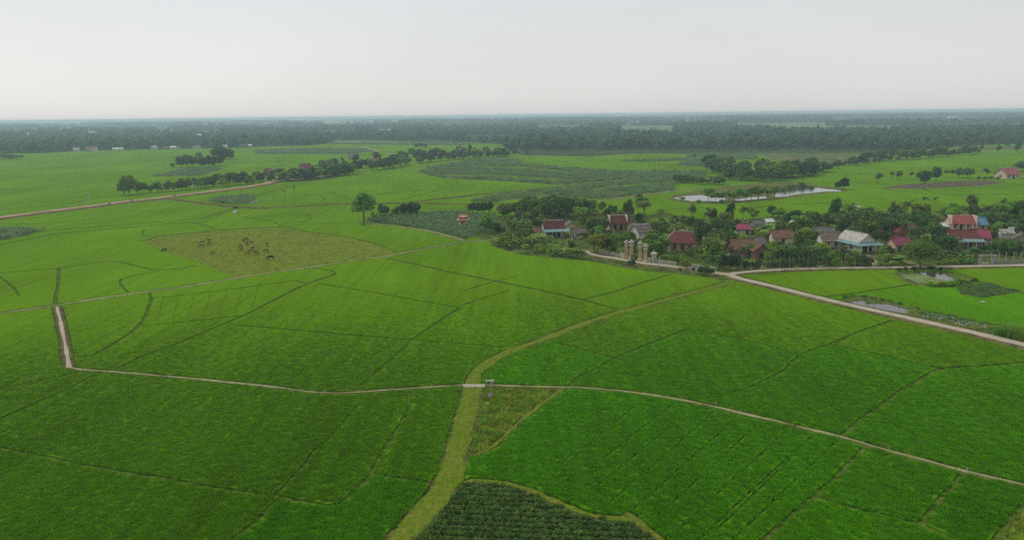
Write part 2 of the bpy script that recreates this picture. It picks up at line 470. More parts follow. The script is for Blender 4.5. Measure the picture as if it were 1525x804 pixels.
def road(name, px, w, mat, prof_z, verge, cutw, label, vmat='verge', vw=1.2, shift=0.0):
    p = ground_line(px)
    if shift: p = [q - nn * shift for q, nn in zip(p, normals(p))]
    cut_strip(p, cutw, 'road', 0.08)
    h = w / 2
    o = ribbon(name, p, [(-h, prof_z), (-h * .5, prof_z + .03), (0, prof_z + .04), (h * .5, prof_z + .03), (h, prof_z)], mat, 0, 0.05)
    tag(o, label, 'road')
    if verge:
        v = ribbon('road_verge', p, [(-cutw / 2 - .3, 0.02), (-h - vw * .45, prof_z - .12), (-h + .05, prof_z - .015), (0, prof_z - .03), (h - .05, prof_z - .015), (h + vw * .45, prof_z - .12), (cutw / 2 + .3, 0.02)], M[vmat], 0, 0.3, 0.03)
        tag(v, 'weedy earth verge of the ' + label.split(' road')[0] + ' road', 'verge')
    return p
P_RIGHT = road('concrete_road', ROAD_RIGHT, 2.7, M['concrete_road'], 0.62, True, 6.4, 'pale concrete road running from the village down through the rice')
P_VW = road('concrete_road', ROAD_VILLAGE_W, 2.7, M['concrete_road'], 0.626, True, 7.0, 'concrete road passing the pillared village gate')
P_VE = road('concrete_road', ROAD_VILLAGE_E, 2.6, M['concrete_road'], 0.632, True, 5.2, 'concrete road along the front of the areca gardens')
P_DIRT = road('dirt_road', DIRT_ROAD, 6.0, M['dirt_road'], 0.95, True, 13.0, 'pale dirt road on a red earth bank across the fields', 'red_bank', 3.0)

def path(name, px, w, mat, z, cutw, label, wob=0.15, under='bund_grass', step=6.0):
    p = ground_line(px, step=step); cut_strip(p, cutw, 'road', 0.12); h = w / 2
    o = ribbon(name, p, [(-h, z - .03), (-h * .4, z), (h * .4, z), (h, z - .03)], mat, 0, wob, 0.015); tag(o, label, 'path')
    if under:
        u = ribbon('path_bank', p, [(-cutw / 2 - .2, 0.0), (-h - .15, z - .13), (-h + .1, z - .05), (h - .1, z - .05), (h + .15, z - .13), (cutw / 2 + .2, 0.0)], M[under], 0, wob, 0.03)
        tag(u, 'grassy bank under the ' + name.replace('_', ' '), 'bank')
    return p
P_TRACK = path('grass_track', GRASS_TRACK[:9], 3.1, M['grass_track'], 0.40, 4.1, 'broad grassy track running up from the bottom edge', 0.32, step=1.6)
P_TRACK2 = path('grass_track', GRASS_TRACK[8:], 2.2, M['grass_track'], 0.404, 3.1, 'curving grassy track from the crossing to the concrete road', 0.3, step=2.5)
P_FARM = path('farm_path', FARM_PATH, 0.66, M['dry_path'], 0.46, 2.1, 'narrow pale farm path crossing the whole width of the paddies', 0.17, step=2.0)
P_FARMN = path('farm_path', FARM_PATH_N, 0.7, M['concrete_road'], 0.44, 2.6, 'short pale ditch path at the far west paddies', 0.2, 'verge')
P_CROSS = path('footpath', CROSS_PATH, 1.3, M['dry_path'], 0.44, 2.7, 'pale footpath passing below the grazed field', 0.25)
P_SHRINE = path('footpath', SHRINE_PATH, 1.6, M['dry_path'], 0.45, 3.4, 'dry footpath in front of the shrine corn plot', 0.25)
P_CANAL = path('canal_bank', CANAL_BANK, 2.6, M['red_bank'], 0.55, 6.5, 'red earth canal bank behind the lone round tree', 0.5)
P_CANAL2 = path('canal_bank', CANAL_BANK2, 2.0, M['red_bank'], 0.5, 6.0, 'thin canal bank running between rice and corn', 0.5)
P_POND = path('footpath', POND_PATH, 2.5, M['dry_path'], 0.5, 6.0, 'pale footpath leading to the far pond', 0.4)

P_VEG = path('grass_verge', [(694, 719), (704, 713.5), (740, 717), (780, 725), (826, 744), (878, 765), (930, 772), (959, 783), (992, 808)], 0.9, M['grass_track'], 0.36, 1.7, 'pale grass strip along the leafy row crop', 0.3, step=1.2)
P_WEED = path('grass_verge', [(838, 579), (800, 606), (770, 631), (737, 661), (703, 680)], 0.7, M['grass_track'], 0.36, 1.6, 'pale grass strip along the weedy triangle', 0.25, step=1.5)
for px_, lab_ in (([(640, 262), (700, 258), (770, 256), (860, 262), (915, 267)], 'first pale bund across the far corn'), ([(690, 243), (760, 246), (840, 258)], 'second pale bund across the far corn'), ([(790, 283), (860, 284), (940, 279), (1000, 277)], 'third pale bund across the far corn'), ([(880, 268), (960, 262), (1048, 261)], 'fourth pale bund across the far corn')):
    path('corn_bund', px_, 1.6, M['grass_track'], 1.0, 3.0, lab_, 0.4)
# concrete crossing slab of the track
_c = [P(689, 571.5, .5), P(722, 571.5, .5), P(723, 575.5, .5), P(690, 576, .5)]
o = MB().slab(_c[3], _c[2], _c[1], _c[0], 0.22).build('culvert_slab', M['concrete_road']); tag(o, 'pale concrete slab bridging the grass track crossing', 'slab')

# ---- bunds: narrow gaps in the crop -------------------------------------------------
GAPS = [  # (width m, points)
 (1.7, [(578, 385), (620, 393.5), (660, 403), (720, 415), (779, 427), (839, 440), (880, 450), (928, 463)]),
 (0.9, [(465, 398.5), (495, 403.5), (500, 408), (462, 421), (423, 439), (373, 465), (331, 482.6), (279, 505), (213, 530), (172, 550)]),
 (0.9, [(340, 482.6), (400, 487.5), (462, 493), (511, 497.5), (600, 505), (687, 511), (755, 518)]),
 (0.75, [(475, 422), (541, 432.8), (600, 443), (668, 455.4), (686, 457.8)]),
 (0.7, [(686, 457.8), (642, 485.6), (613, 506.5), (585, 533), (558, 556), (531, 580)]),
 (0.45, [(686, 455), (720, 443.5), (760, 432.6)]),
 (0.7, [(222, 436), (226, 443.5), (318, 434), (439, 418), (456, 421)]),
 (0.7, [(226, 444), (219, 465), (208, 484), (178, 506), (137, 529), (108, 531)]),
 (0.65, [(210, 484), (274, 479), (356, 470)]),
 (0.9, [(0, 406.5), (87.5, 399), (164, 389), (191, 393), (238, 402.4), (296, 396)]),
 (0.7, [(238, 404), (180.6, 415.6), (191, 436)]),
 (0.6, [(0, 412), (20, 428), (28, 440)]),
 (1.1, [(87.5, 400), (86, 425), (82, 452)]),
 (0.75, [(0, 667), (79, 682), (157, 697.6), (236, 710.7), (315, 725), (380, 734.5), (419, 740), (485, 752.7), (506, 750), (527, 733), (551, 710), (564, 683), (587, 646.5), (609, 606), (608, 582)]),
 (0.7, [(556, 706), (603, 713), (646, 720)]),
 (0.32, [(535, 599), (495, 646.5), (469, 670), (446, 700), (412, 736)]),
 (0.55, [(417, 742), (380, 777.6), (346, 803)]),
 (0.6, [(142, 557), (107, 575.6), (66, 594), (0, 623)]),
 (0.5, [(117, 554), (60, 566), (0, 578.5)]),
 (0.75, [(852, 574), (857, 563), (878, 553.8), (915, 534), (970, 510.5), (1027, 488.7)]),
 (0.5, [(1027, 488.7), (1101, 504), (1160, 518), (1191, 527.5)]),
 (0.6, [(816, 506), (860, 518), (915, 533)]),
 (0.4, [(941, 467), (983, 476)]),
 (0.5, [(883, 554.5), (930, 556.4), (970, 563), (1022, 576), (1069, 588.6), (1114, 577), (1160, 556), (1171, 549), (1193, 527), (1238, 512)]),
 (0.9, [(1238, 512), (1282, 493), (1330, 477)]),
 (0.7, [(1238, 513), (1335, 533), (1400, 549)]),
 (0.8, [(1525, 539), (1460, 545), (1400, 549), (1361, 571), (1340, 583), (1282, 624), (1252, 649)]),
 (0.4, [(1172, 550), (1256, 565.6), (1340, 583)]),
 (0.65, [(1290, 664), (1251, 704), (1212, 738), (1138, 804)]),
 (0.8, [(1212, 738), (1282, 758), (1369, 779), (1421, 803)]),
 (0.75, [(1435, 704), (1400, 743.5), (1371, 778)]),
 (0.8, [(1525, 748), (1500, 780), (1484, 804)]),
 # paddies along the village
 (0.8, [(860, 447), (905, 437), (960, 420), (1000, 408)]),
 (0.5, [(690, 433), (730, 421), (770, 411)]),
 (1.3, [(1225, 442), (1262, 438), (1299, 432.5), (1359, 423)]),
 (2.6, [(1282, 441), (1310, 446), (1350, 456), (1374, 462.5), (1420, 472), (1474, 483), (1525, 487)]),
 (1.2, [(1440, 415), (1480, 424), (1525, 437)]),
 # far west paddies
 (1.8, [(0, 364.5), (79, 349.3), (157, 341.7), (236, 334.6), (288, 332), (326, 343)]),
 (1.6, [(60, 344), (157, 337), (262, 328.3), (302, 325), (347, 310.5)]),
 (1.0, [(215, 342), (223, 352), (331, 343)]),
 (1.4, [(355, 322), (400, 328.5), (417, 334.5), (440, 340)]),
 (1.0, [(419, 332), (461, 329), (448, 318), (380, 323)]),
 (2.2, [(0, 312), (34, 310), (105, 303), (147, 294.5), (189, 291.3)]),
 (1.6, [(380, 292), (424, 280), (440, 276)]),
 (1.6, [(97, 278), (155, 277)]), (1.6, [(87, 292), (136, 291)]), (1.8, [(136, 284), (155, 284)]), (1.8, [(0, 282), (24, 282)]),
 (1.2, [(194, 314), (233, 315)]), (1.3, [(0, 334), (70, 333), (140, 326)]), (1.4, [(0, 262), (60, 262)]), (2.0, [(90, 243), (112, 243)]),
 (2.0, [(20, 253), (90, 250)]), (1.6, [(180, 262), (240, 256)]), (1.6, [(60, 270), (190, 262)]),
 (1.0, [(530, 331), (480, 333), (415, 337)]),
 # middle paddies
 (1.5, [(450, 290), (480, 288), (520, 284), (560, 285)]), (1.4, [(487, 285), (520, 297)]), (1.5, [(560, 290), (620, 284), (680, 277)]),
 (1.4, [(600, 297), (640, 287), (665, 281), (700, 285)]), (1.3, [(430, 295), (470, 290), (485, 298)]), (1.6, [(540, 274), (600, 271), (660, 276)]),
 (1.4, [(640, 311), (700, 310)]), (1.4, [(560, 318), (640, 308)]),
 (2.0, [(390, 248), (440, 246)]), (2.0, [(400, 240), (520, 238)]), (1.8, [(380, 235), (470, 234)]),
 (2.0, [(830, 247), (900, 243), (960, 244)]), (2.0, [(880, 238), (990, 237)]),
 # paddies behind the village
 (1.6, [(1140, 297), (1170, 303), (1215, 303), (1262, 299.5)]), (1.3, [(1215, 303), (1250, 304), (1300, 310), (1340, 309)]),
 (2.2, [(1312, 281.5), (1340, 284), (1375, 288), (1420, 290), (1525, 288.5)]), (1.6, [(1374, 281), (1395, 288), (1440, 292)]),
 (1.4, [(1405, 283), (1525, 276)]), (1.6, [(1250, 263), (1300, 258), (1360, 254)]), (1.6, [(1380, 250), (1525, 249)]),
 (1.2, [(950, 320), (1000, 312), (1060, 309)]), (1.2, [(1100, 312), (1150, 306)]),
]
# straight sowing lines in the near crop
for a, b in [((1132, 627), (970, 776)), ((1093, 625), (941, 759)), ((1064, 611), (902, 752)), ((1160, 650), (1006, 792)), ((1180, 680), (1051, 803)),
             ((986, 644), (886, 725)), ((1172, 639), (1125, 686)), ((1209, 649), (1040, 804)), ((1246, 656), (1090, 804)), ((1004, 599), (870, 704)), ((950, 600), (845, 690))]:
    GAPS.append((0.24, [a, ((a[0] + b[0]) / 2 + random.uniform(-2, 2), (a[1] + b[1]) / 2), b]))
for x in range(7):
    x0 = 243 + 24 * x
    GAPS.append((0.1, [(x0, 441 - 3.1 * x), (x0 - 9 - x, 481 - 2.7 * x)]))
for w, px in GAPS:
    near = P(*px[len(px) // 2]).y < 165
    far = P(*px[len(px) // 2]).y > 330                        # leaning leaves close the nearer gaps from both sides
    cut_strip(ground_line(px, step=4.0), w * (.8 if far or near else .55) + (0.1 if far else 0.46 if near and w > .3 else 0.36 if w > .3 else .22 if near else .14 if w > .15 else .05), 'gap', 0.25)

# ---- areas that are not rice ------------------------------------------------------------
VILLAGE = [(700, 352), (731, 360), (735, 366), (756, 374), (780, 380), (831, 384), (872, 387.5), (918, 397), (960, 403.5), (1003, 407.5), (1043, 411.5), (1078, 418),
           (1092, 415), (1110, 409), (1150, 406.5), (1225, 403.5), (1300, 402), (1400, 401), (1530, 398.5), (1700, 396), (1720, 312), (1525, 305), (1470, 309), (1400, 314), (1340, 318), (1290, 324), (1250, 322),
           (1200, 328), (1160, 322), (1110, 327), (1060, 327), (1010, 322), (990, 316), (960, 321), (935, 317), (900, 318), (870, 312), (790, 318), (740, 322), (735, 340)]
AREAS = [
 ('village', VILLAGE),
 ('pasture', [(210, 359), (234, 351.5), (331, 342), (415, 337), (462, 345), (515, 351.5), (554, 360.7), (591, 374), (567, 382), (515, 389), (462, 397.5), (410, 404.5), (355, 413), (313, 399), (279, 384.5), (239, 372.5)]),
 ('weeds', [(711, 577), (840, 578.5), (800, 605), (770, 630), (737, 660), (703, 679), (697, 672), (706, 640)]),
 ('veg', [(560, 830), (613, 803), (642, 769), (668, 747), (692, 722), (704, 716), (740, 719), (780, 727.5), (826, 746), (878, 767), (930, 774), (959, 785), (990, 808), (1010, 840)]),
 ('weeds', [(1494, 804), (1512, 775), (1527, 752), (1600, 770), (1600, 900)]),
 ('shrine_corn', [(546, 329), (562, 322), (600, 319), (645, 317), (690, 315), (700, 318), (735, 320), (745, 335), (735, 352), (705, 353), (692, 355.5), (665, 348), (637, 341.5), (590, 335)]),
 ('corn', [(624, 257), (642, 249), (705, 238.7), (770, 237.4), (776, 244), (865, 252), (928, 255.7), (1051, 255.7), (1050, 266), (1003, 276), (1003, 283.5), (944, 291), (907, 296.5), (865, 296), (812, 291), (780, 296), (740, 301), (705, 300), (740, 291), (790, 284.5), (838, 280), (933, 270.6), (922, 267.3), (838, 276), (780, 271.8), (658, 265)]),
 ('strip', [(650, 259), (760, 262), (860, 268), (855, 271), (755, 265.5), (655, 262.5)]), ('strip', [(700, 247), (800, 250), (850, 256), (845, 258.5), (790, 253.3), (700, 250)]), ('strip', [(880, 281), (960, 272.5), (1010, 270), (1008, 273), (960, 276.5), (885, 285)]),
 ('corn', [(925, 240), (1020, 236.5), (1025, 239.5), (960, 241.5)]),
 ('corn', [(1023, 229.5), (1125, 229.5), (1125, 237), (1060, 239), (1053, 249), (1008, 246.5), (1022, 241)]),
 ('corn', [(380, 224), (459, 221.5), (545, 222), (558, 226), (520, 229.5), (380, 229.5)]),
 ('corn', [(490, 215), (500, 209.5), (545, 209), (640, 211), (700, 213.5), (690, 216.5), (600, 216)]),
 ('corn', [(0, 340), (64, 343.6), (31, 352.8), (0, 358), (-60, 362), (-60, 338)]),
 ('corn', [(307, 298.5), (330, 293), (378, 291.5), (377, 303), (350, 304.5), (320, 302)]),
 ('corn', [(228, 263), (275, 252), (330, 252), (300, 262)]),
 ('scrub', [(1125, 229), (1282, 228.6), (1440, 219), (1560, 216), (1560, 222), (1440, 225), (1380, 229), (1300, 241), (1250, 248), (1180, 245), (1150, 237)]),
 ('soil', [(1312, 280), (1337, 276), (1374, 273.5), (1418, 270.5), (1447, 268.5), (1498, 270.5), (1474, 275), (1418, 278.5), (1374, 281.3), (1337, 281)]),
 ('bank', [(1000, 291), (1042, 284), (1080, 278), (1150, 272), (1182, 270.5), (1256, 280.5), (1262, 285), (1210, 290), (1172, 295.5), (1147, 298), (1078, 304.5), (1028, 303), (996, 297.5)]),
 ('corn_low', [(1424, 428), (1440, 424.5), (1473, 422), (1521, 434), (1500, 438), (1461, 443.5), (1431, 438)]),
 ('bank', [(1330, 408), (1345, 403.5), (1400, 402.5), (1440, 410), (1456, 419), (1425, 427), (1400, 428), (1362, 425), (1345, 417)]),
 ('bank', [(1248, 447), (1262, 441), (1300, 440.5), (1325, 449), (1374, 461), (1420, 471), (1474, 482), (1540, 488), (1540, 512), (1500, 503), (1450, 492.5), (1387, 477), (1335, 466)]),
]
PONDS = [
 ('bright left arm of the far pond', [(1002, 295), (1014, 292), (1026, 291.3), (1043, 290), (1060, 291.5), (1075, 291.8), (1081, 296), (1077, 300.6), (1052, 299), (1029, 299.3)]),
 ('thin middle sliver of the far pond between trees', [(1092, 296.8), (1112, 294), (1140, 291.8), (1145, 294.6), (1122, 297), (1100, 299)]),
 ('bright right arm of the far pond', [(1151, 287), (1150, 282), (1160, 278), (1179, 275), (1204, 276.7), (1226, 280.5), (1252, 283), (1252, 285), (1230, 285), (1208, 287.4), (1188, 289), (1170, 292.3), (1155, 293.5)]),
 ('small pale flooded patch in the rice behind the village', [(1264, 306), (1276, 304.8), (1291, 306.2), (1280, 307.6), (1268, 307.3)]),
 ('dark garden pond beside the front road', [(1339, 409.4), (1360, 405), (1399, 404.5), (1424, 414.4), (1414, 419.5), (1389, 423), (1364, 422)]),
 ('bright pool in the ditch beside the concrete road', [(1262, 449.5), (1284, 445.5), (1292, 450.5), (1322, 451.5), (1355, 460), (1351, 466.5), (1309, 459.5)]),
 ('long shallow pool dotted with water plants by the road', [(1358, 468), (1378, 462), (1420, 469), (1466, 480), (1470, 487), (1420, 482)]),
 ('small puddle beside the track crossing', [(726, 586), (731, 583.5), (735, 586), (732, 591), (728, 593)]),
 ('pale flooded strip at the edge of the forest', [(1418, 222.8), (1440, 221.5), (1455, 222.4), (1436, 223.8)]),
]
FOREST_EDGE = [(-400, 240), (-200, 237), (0, 229), (60, 228.5), (130, 225), (230, 222.7), (340, 221), (400, 218.3), (459, 217.3), (490, 214), (500, 208.7), (650, 211), (695, 212.7), (745, 215), (758, 226), (778, 231), (812, 232), (878, 233),
               (944, 229), (1048, 229), (1088, 231), (1125, 228.7), (1282, 228), (1361, 225), (1440, 217.3), (1525, 214.3), (1725, 211), (1925, 208)]
for cls, px in AREAS: cut_poly(px_poly(px), cls)
for lab, px in PONDS: cut_poly(px_poly(px), 'pond')
cut_poly([P(x, y, ZL).xy for x, y in FOREST_EDGE] + [P(1925, 200, ZL).xy, P(-400, 205, ZL).xy], 'forest')
# frame of the farmed land
DOMAIN = [Vector((-260, 20)), Vector((260, 20))] + [P(x, y, ZL).xy for x, y in ((1925, 200), (-400, 222))]
cut_poly(DOMAIN, 'land')
RANK = ['pond', 'road', 'forest', 'weeds', 'veg', 'corn_low', 'soil', 'bank', 'village', 'pasture', 'shrine_corn', 'strip', 'corn', 'scrub', 'gap', 'land']
# paths run over areas; narrow bunds matter only inside the rice
_v, _e, _t, _ov, _oe, _of = delaunay_2d_cdt(CUT_V, [], CUT_F, 0, 1e-4)
TV = np.array([(p.x, p.y) for p in _v]); TCLS = []; TRI = []
for tri, of in zip(_t, _of):
    cl = {CUT_CLS[i] for i in of}
    if 'land' not in cl and 'forest' not in cl: continue
    best = min(RANK.index(c) for c in cl)
    TRI.append(tri); TCLS.append('land' if RANK[best] == 'strip' else RANK[best])
TRI = [tuple(t) for t in TRI]
_em = {}
for i, t in enumerate(TRI):
    for a, b in ((t[0], t[1]), (t[1], t[2]), (t[2], t[0])):
        _em.setdefault((min(a, b), max(a, b)), []).append(i)
comp = list(range(len(TRI)))
def _find(i):
    while comp[i] != i:
        comp[i] = comp[comp[i]]; i = comp[i]
    return i
for e, ts in _em.items():
    if len(ts) == 2 and TCLS[ts[0]] == TCLS[ts[1]]:
        a, b = _find(ts[0]), _find(ts[1])
        if a != b: comp[a] = b
REG = {}
for i in range(len(TRI)): REG.setdefault(_find(i), []).append(i)

def tri_area(t):
    a, b, c = TV[t[0]], TV[t[1]], TV[t[2]]
    return 0.5 * abs((b[0] - a[0]) * (c[1] - a[1]) - (c[0] - a[0]) * (b[1] - a[1]))
def region_mesh(name, tris, ztop, zbot=None):
    ids = {}; vs = []; fs = []
    def vid(k, z):
        if (k, z) not in ids:
            ids[(k, z)] = len(vs); vs.append((TV[k][0], TV[k][1], z))
        return ids[(k, z)]
    tset = set(tris)
    for i in tris:
        a, b, c = TRI[i]
        n = (TV[b][0] - TV[a][0]) * (TV[c][1] - TV[a][1]) - (TV[c][0] - TV[a][0]) * (TV[b][1] - TV[a][1])
        if n < 0: b, c = c, b
        fs.append((vid(a, ztop), vid(b, ztop), vid(c, ztop)))
        if zbot is not None:
            for p, q in ((a, b), (b, c), (c, a)):
                if sum(1 for k in _em[(min(p, q), max(p, q))] if k in tset) == 1:
                    fs.append((vid(p, zbot), vid(q, zbot), vid(q, ztop), vid(p, ztop)))
    me = bpy.data.meshes.new(name); me.from_pydata(vs, [], fs); me.update()
    return me
def sample(tris, dens, n=None):
    """random ground points inside triangles"""
    ar = np.array([tri_area(TRI[i]) for i in tris]); tot = ar.sum()
    n = int(tot * dens) if n is None else n
    if n <= 0: return np.zeros((0, 2))
    k = RNG.choice(len(tris), n, p=ar / tot)
    idx = np.array([TRI[i] for i in tris])[k]
    u, v = RNG.random(n), RNG.random(n); s = u + v > 1; u[s], v[s] = 1 - u[s], 1 - v[s]
    a, b, c = TV[idx[:, 0]], TV[idx[:, 1]], TV[idx[:, 2]]
    return a + (b - a) * u[:, None] + (c - a) * v[:, None]

RICE_H = 0.42
BASE_RICE = np.array((0.073, 0.205, 0.001))
rice_regions, by_class = [], {}
for root, tris in REG.items():
    cl = TCLS[tris[0]]
    if cl == 'land':
        ar = sum(tri_area(TRI[i]) for i in tris)
        if ar < 3: continue
        cx, cy = 0.0, 0.0
        for i in tris:
            w = tri_area(TRI[i]); cx += w * TV[list(TRI[i])][:, 0].mean(); cy += w * TV[list(TRI[i])][:, 1].mean()
        rice_regions.append((tris, ar, cx / ar, cy / ar))
    else:
        by_class.setdefault(cl, []).append(tris)
rice_regions.sort(key=lambda r: r[3])
TINTS = {}
for k, (tris, ar, cx, cy) in enumerate(rice_regions):
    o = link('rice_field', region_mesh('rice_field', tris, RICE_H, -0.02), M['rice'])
    j = 1 + random.uniform(-0.03, 0.07); yy = random.uniform(-0.01, 0.04)
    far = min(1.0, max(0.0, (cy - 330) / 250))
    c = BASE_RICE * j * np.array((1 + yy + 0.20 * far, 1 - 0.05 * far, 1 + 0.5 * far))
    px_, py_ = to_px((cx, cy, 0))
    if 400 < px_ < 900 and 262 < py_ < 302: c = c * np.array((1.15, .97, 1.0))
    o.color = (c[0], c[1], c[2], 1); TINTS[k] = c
    tag(o, 'bright green rice paddy plot between narrow bunds', 'rice field', 'rice paddies', 'structure')
for cl, mk, zt, nm, lab in (('village', 'village', 0.28, 'village_ground', 'bare and weedy yard ground under the village gardens'),
                            ('pasture', 'pasture', 0.20, 'pasture', 'olive grazed stubble field with cattle'),
                            ('weeds', 'weeds', 0.20, 'weedy_plot', 'weedy yellowish plot beside the track'),
                            ('veg', 'veg_floor', 0.15, 'bean_field', 'dark soil of the leafy row crop at the bottom edge'),
                            ('corn', 'corn_floor', 0.35, 'corn_field', 'blue green corn plot'), ('corn_low', 'corn_floor', 0.25, 'taro_plot', 'dark green plot beside the garden pond'),
                            ('shrine_corn', 'corn_floor', 0.25, 'corn_field', 'corn plot around the shrine'),
                            ('soil', 'soil', 0.5, 'turned_soil', 'dark heaped soil strip in the far rice'), ('bank', 'bund_grass', 0.32, 'pond_bank', 'grassy bank around water'),
                            ('scrub', 'scrub', 0.3, 'scrub_field', 'dull olive scrub field before the forest'), ('gap', 'bund', 0.20, 'bund', 'low grassy earth bund between rice plots'), ('forest', 'forest_floor', 0.0, 'forest_ground', 'shaded ground under the distant forest')):
    for tris in by_class.get(cl, []):
        o = link(nm, region_mesh(nm, tris, zt, -0.05 if cl != 'forest' else None), M[mk]); tag(o, lab, 'ground', None, 'structure')
for tris in by_class.get('pond', []):
    c = np.mean([TV[list(TRI[i])].mean(axis=0) for i in tris], axis=0); q = to_px((c[0], c[1], 0))
    lab = min(PONDS, key=lambda e: abs(np.mean([a for a, b in e[1]]) - q[0]) + 3 * abs(np.mean([b for a, b in e[1]]) - q[1]))[0]
    o = link('pond_water', region_mesh('pond_water', tris, 0.25 if 'puddle' not in lab else 0.44), M['water']); tag(o, lab, 'pond', None, 'structure')

# the one big sheet of ground to the horizon (leaves no hole under bunds)
me = bpy.data.meshes.new('ground')
S = 42000.0
me.from_pydata([(-S, -2000, -0.06), (S, -2000, -0.06), (S, S, -0.06), (-S, S, -0.06)], [], [(0, 1, 2, 3)])
g = link('ground', me, M['plain']); tag(g, 'flat green plain reaching to the horizon', 'ground', None, 'structure')
_near = [Vector((-300, 10)), Vector((300, 10)), Vector((1200, 1250)), Vector((-1200, 1250))]
me = bpy.data.meshes.new('paddy_floor'); me.from_pydata([(p.x, p.y, -0.035) for p in _near], [], [(0, 1, 2, 3)])
g = link('paddy_floor', me, M['mud']); tag(g, 'muddy paddy floor and bund soil between the crops', 'ground', None, 'structure')
# ================================================================== plants
def leaf_cloud(name, rng, lobes, n, size, up=0.35, shell=0.5, outw=0.8, aspect=0.6):
    """crown of n leaf sprays spread through ellipsoid lobes (cx,cy,cz,rx,ry,rz)"""
    L = np.array(lobes, float)
    w = (L[:, 3] * L[:, 4] * L[:, 5]) ** 0.67; w /= w.sum()
    k = rng.choice(len(L), n, p=w)
    d = rng.normal(size=(n, 3)); d /= np.linalg.norm(d, axis=1)[:, None]
    d[:, 2] = np.where(d[:, 2] < -0.55, -d[:, 2] * 0.8, d[:, 2])
    r = 1 - shell * rng.random(n) ** 1.6
    pos = L[k, :3] + d * r[:, None] * L[k, 3:6]
    nn = d * outw + rng.normal(size=(n, 3)) * 0.55 + np.array((0, 0, up))
    nn /= np.linalg.norm(nn, axis=1)[:, None]
    a = np.cross(nn, rng.normal(size=(n, 3))); a /= np.linalg.norm(a, axis=1)[:, None]
    b = np.cross(nn, a)
    s = size * (0.55 + 0.9 * rng.random(n))[:, None]
    v0 = pos - a * s; v1 = pos - b * s * aspect + nn * s * .12; v2 = pos + a * s - np.array((0, 0, .25)) * s; v3 = pos + b * s * aspect + nn * s * .12
    V = np.stack((v0, v1, v2, v3), 1).reshape(-1, 3)
    Q = np.arange(4 * n).reshape(-1, 4)
    return np_mesh(name, V, quads=Q)
def round_lobes(rng, h, rx, z0, n, rl=0.45, flat=0.75):
    """lobes filling an egg of radius rx between z0 and h"""
    out = []; cz = (z0 + h) / 2; rz = (h - z0) / 2
    for i in range(n):
        d = rng.normal(size=3); d /= np.linalg.norm(d); q = rng.random() ** 0.4 * 0.62
        rr = rl * (0.75 + 0.5 * rng.random())
        out.append((d[0] * q * rx, d[1] * q * rx, cz + d[2] * q * rz, rx * rr, rx * rr, max(rz * rr * 1.05, rx * rr * flat * .7)))
    return out
def trunk_mesh(name, rng, lobes, h0, r0, bend=0.3, limbs=4):
    mb = MB(); L = sorted(lobes, key=lambda l: -l[2])
    top = Vector((rng.normal() * bend, rng.normal() * bend, h0))
    mb.tube([(0, 0, -0.3), (top.x * .4, top.y * .4, h0 * .45), top], [r0 * 1.25, r0, r0 * .8], 7)
    for l in L[:limbs]:
        e = Vector(l[:3]); mid = top.lerp(e, .5) + Vector((0, 0, .1 * h0)) - Vector((0, 0, .05 * h0))
        mb.tube([top - Vector((0, 0, .1)), mid, e], [r0 * .6, r0 * .42, r0 * .15], 5)
    return mb.mesh(name)

M['bark'] = simple_mat('bark', (0.105, 0.080, 0.058), 0.95, 0.3, 2.0, (0.17, 0.14, 0.11), 0.5, 6.0, 'object')
M['palm_bark'] = simple_mat('palm_bark', (0.27, 0.24, 0.19), 0.9, 0.25, 3.0, (0.18, 0.16, 0.12), 0.3, 6.0, 'object')
GREENS = {
 'dark': (0.105, 0.190, 0.030), 'deep': (0.068, 0.132, 0.034), 'mid': (0.160, 0.285, 0.032), 'fresh': (0.195, 0.330, 0.028), 'yellow': (0.215, 0.235, 0.022), 'wood': (0.078, 0.140, 0.040),
 'olive': (0.130, 0.150, 0.044), 'banana': (0.215, 0.330, 0.058), 'palm': (0.088, 0.150, 0.034), 'corn': (0.125, 0.215, 0.068), 'blue': (0.100, 0.185, 0.034), 'short': (0.20, 0.25, 0.045)}
for k_, c_ in GREENS.items(): M['leaf_' + k_] = leaf_mat('leaf_' + k_, c_)
M['leaf_forest'] = leaf_mat('leaf_forest', (0.066, 0.145, 0.070), 0.3, 0.60, 0.05)

PROTO = {}       # kind -> list of (crown mesh, trunk mesh, crown name, height at scale 1)
def add_kind(kind, seed, h, rx, z0, nl, n, size, leaf, r0=0.18, th=None, up=0.35, shell=0.5, bark='bark', limbs=4, flat=.75, rl=.45):
    rng = np.random.default_rng(seed)
    lobes = round_lobes(rng, h, rx, z0, nl, rl, flat)
    cm = leaf_cloud('crown', rng, lobes, n, size, up, shell); cm.materials.append(M['leaf_' + leaf])
    tm = trunk_mesh('trunk', rng, lobes, th if th else z0 * 1.05, r0, limbs=limbs); tm.materials.append(M[bark])
    top = max(l[2] + l[5] for l in lobes)
    PROTO.setdefault(kind, []).append((cm, tm, 'crown', top))
for s_ in range(4):
    add_kind('dense', 10 + s_, 8.5, 4.3, .5, 22, 2300, .37, 'dark', rl=.31)
    add_kind('deep', 20 + s_, 8.5, 4.0, .4, 21, 2300, .37, 'deep', rl=.32)
    add_kind('fresh', 30 + s_, 7.0, 3.7, .4, 18, 1900, .35, 'fresh', rl=.31)
    add_kind('mid', 40 + s_, 8.0, 4.0, .5, 19, 2000, .36, 'mid', rl=.31)
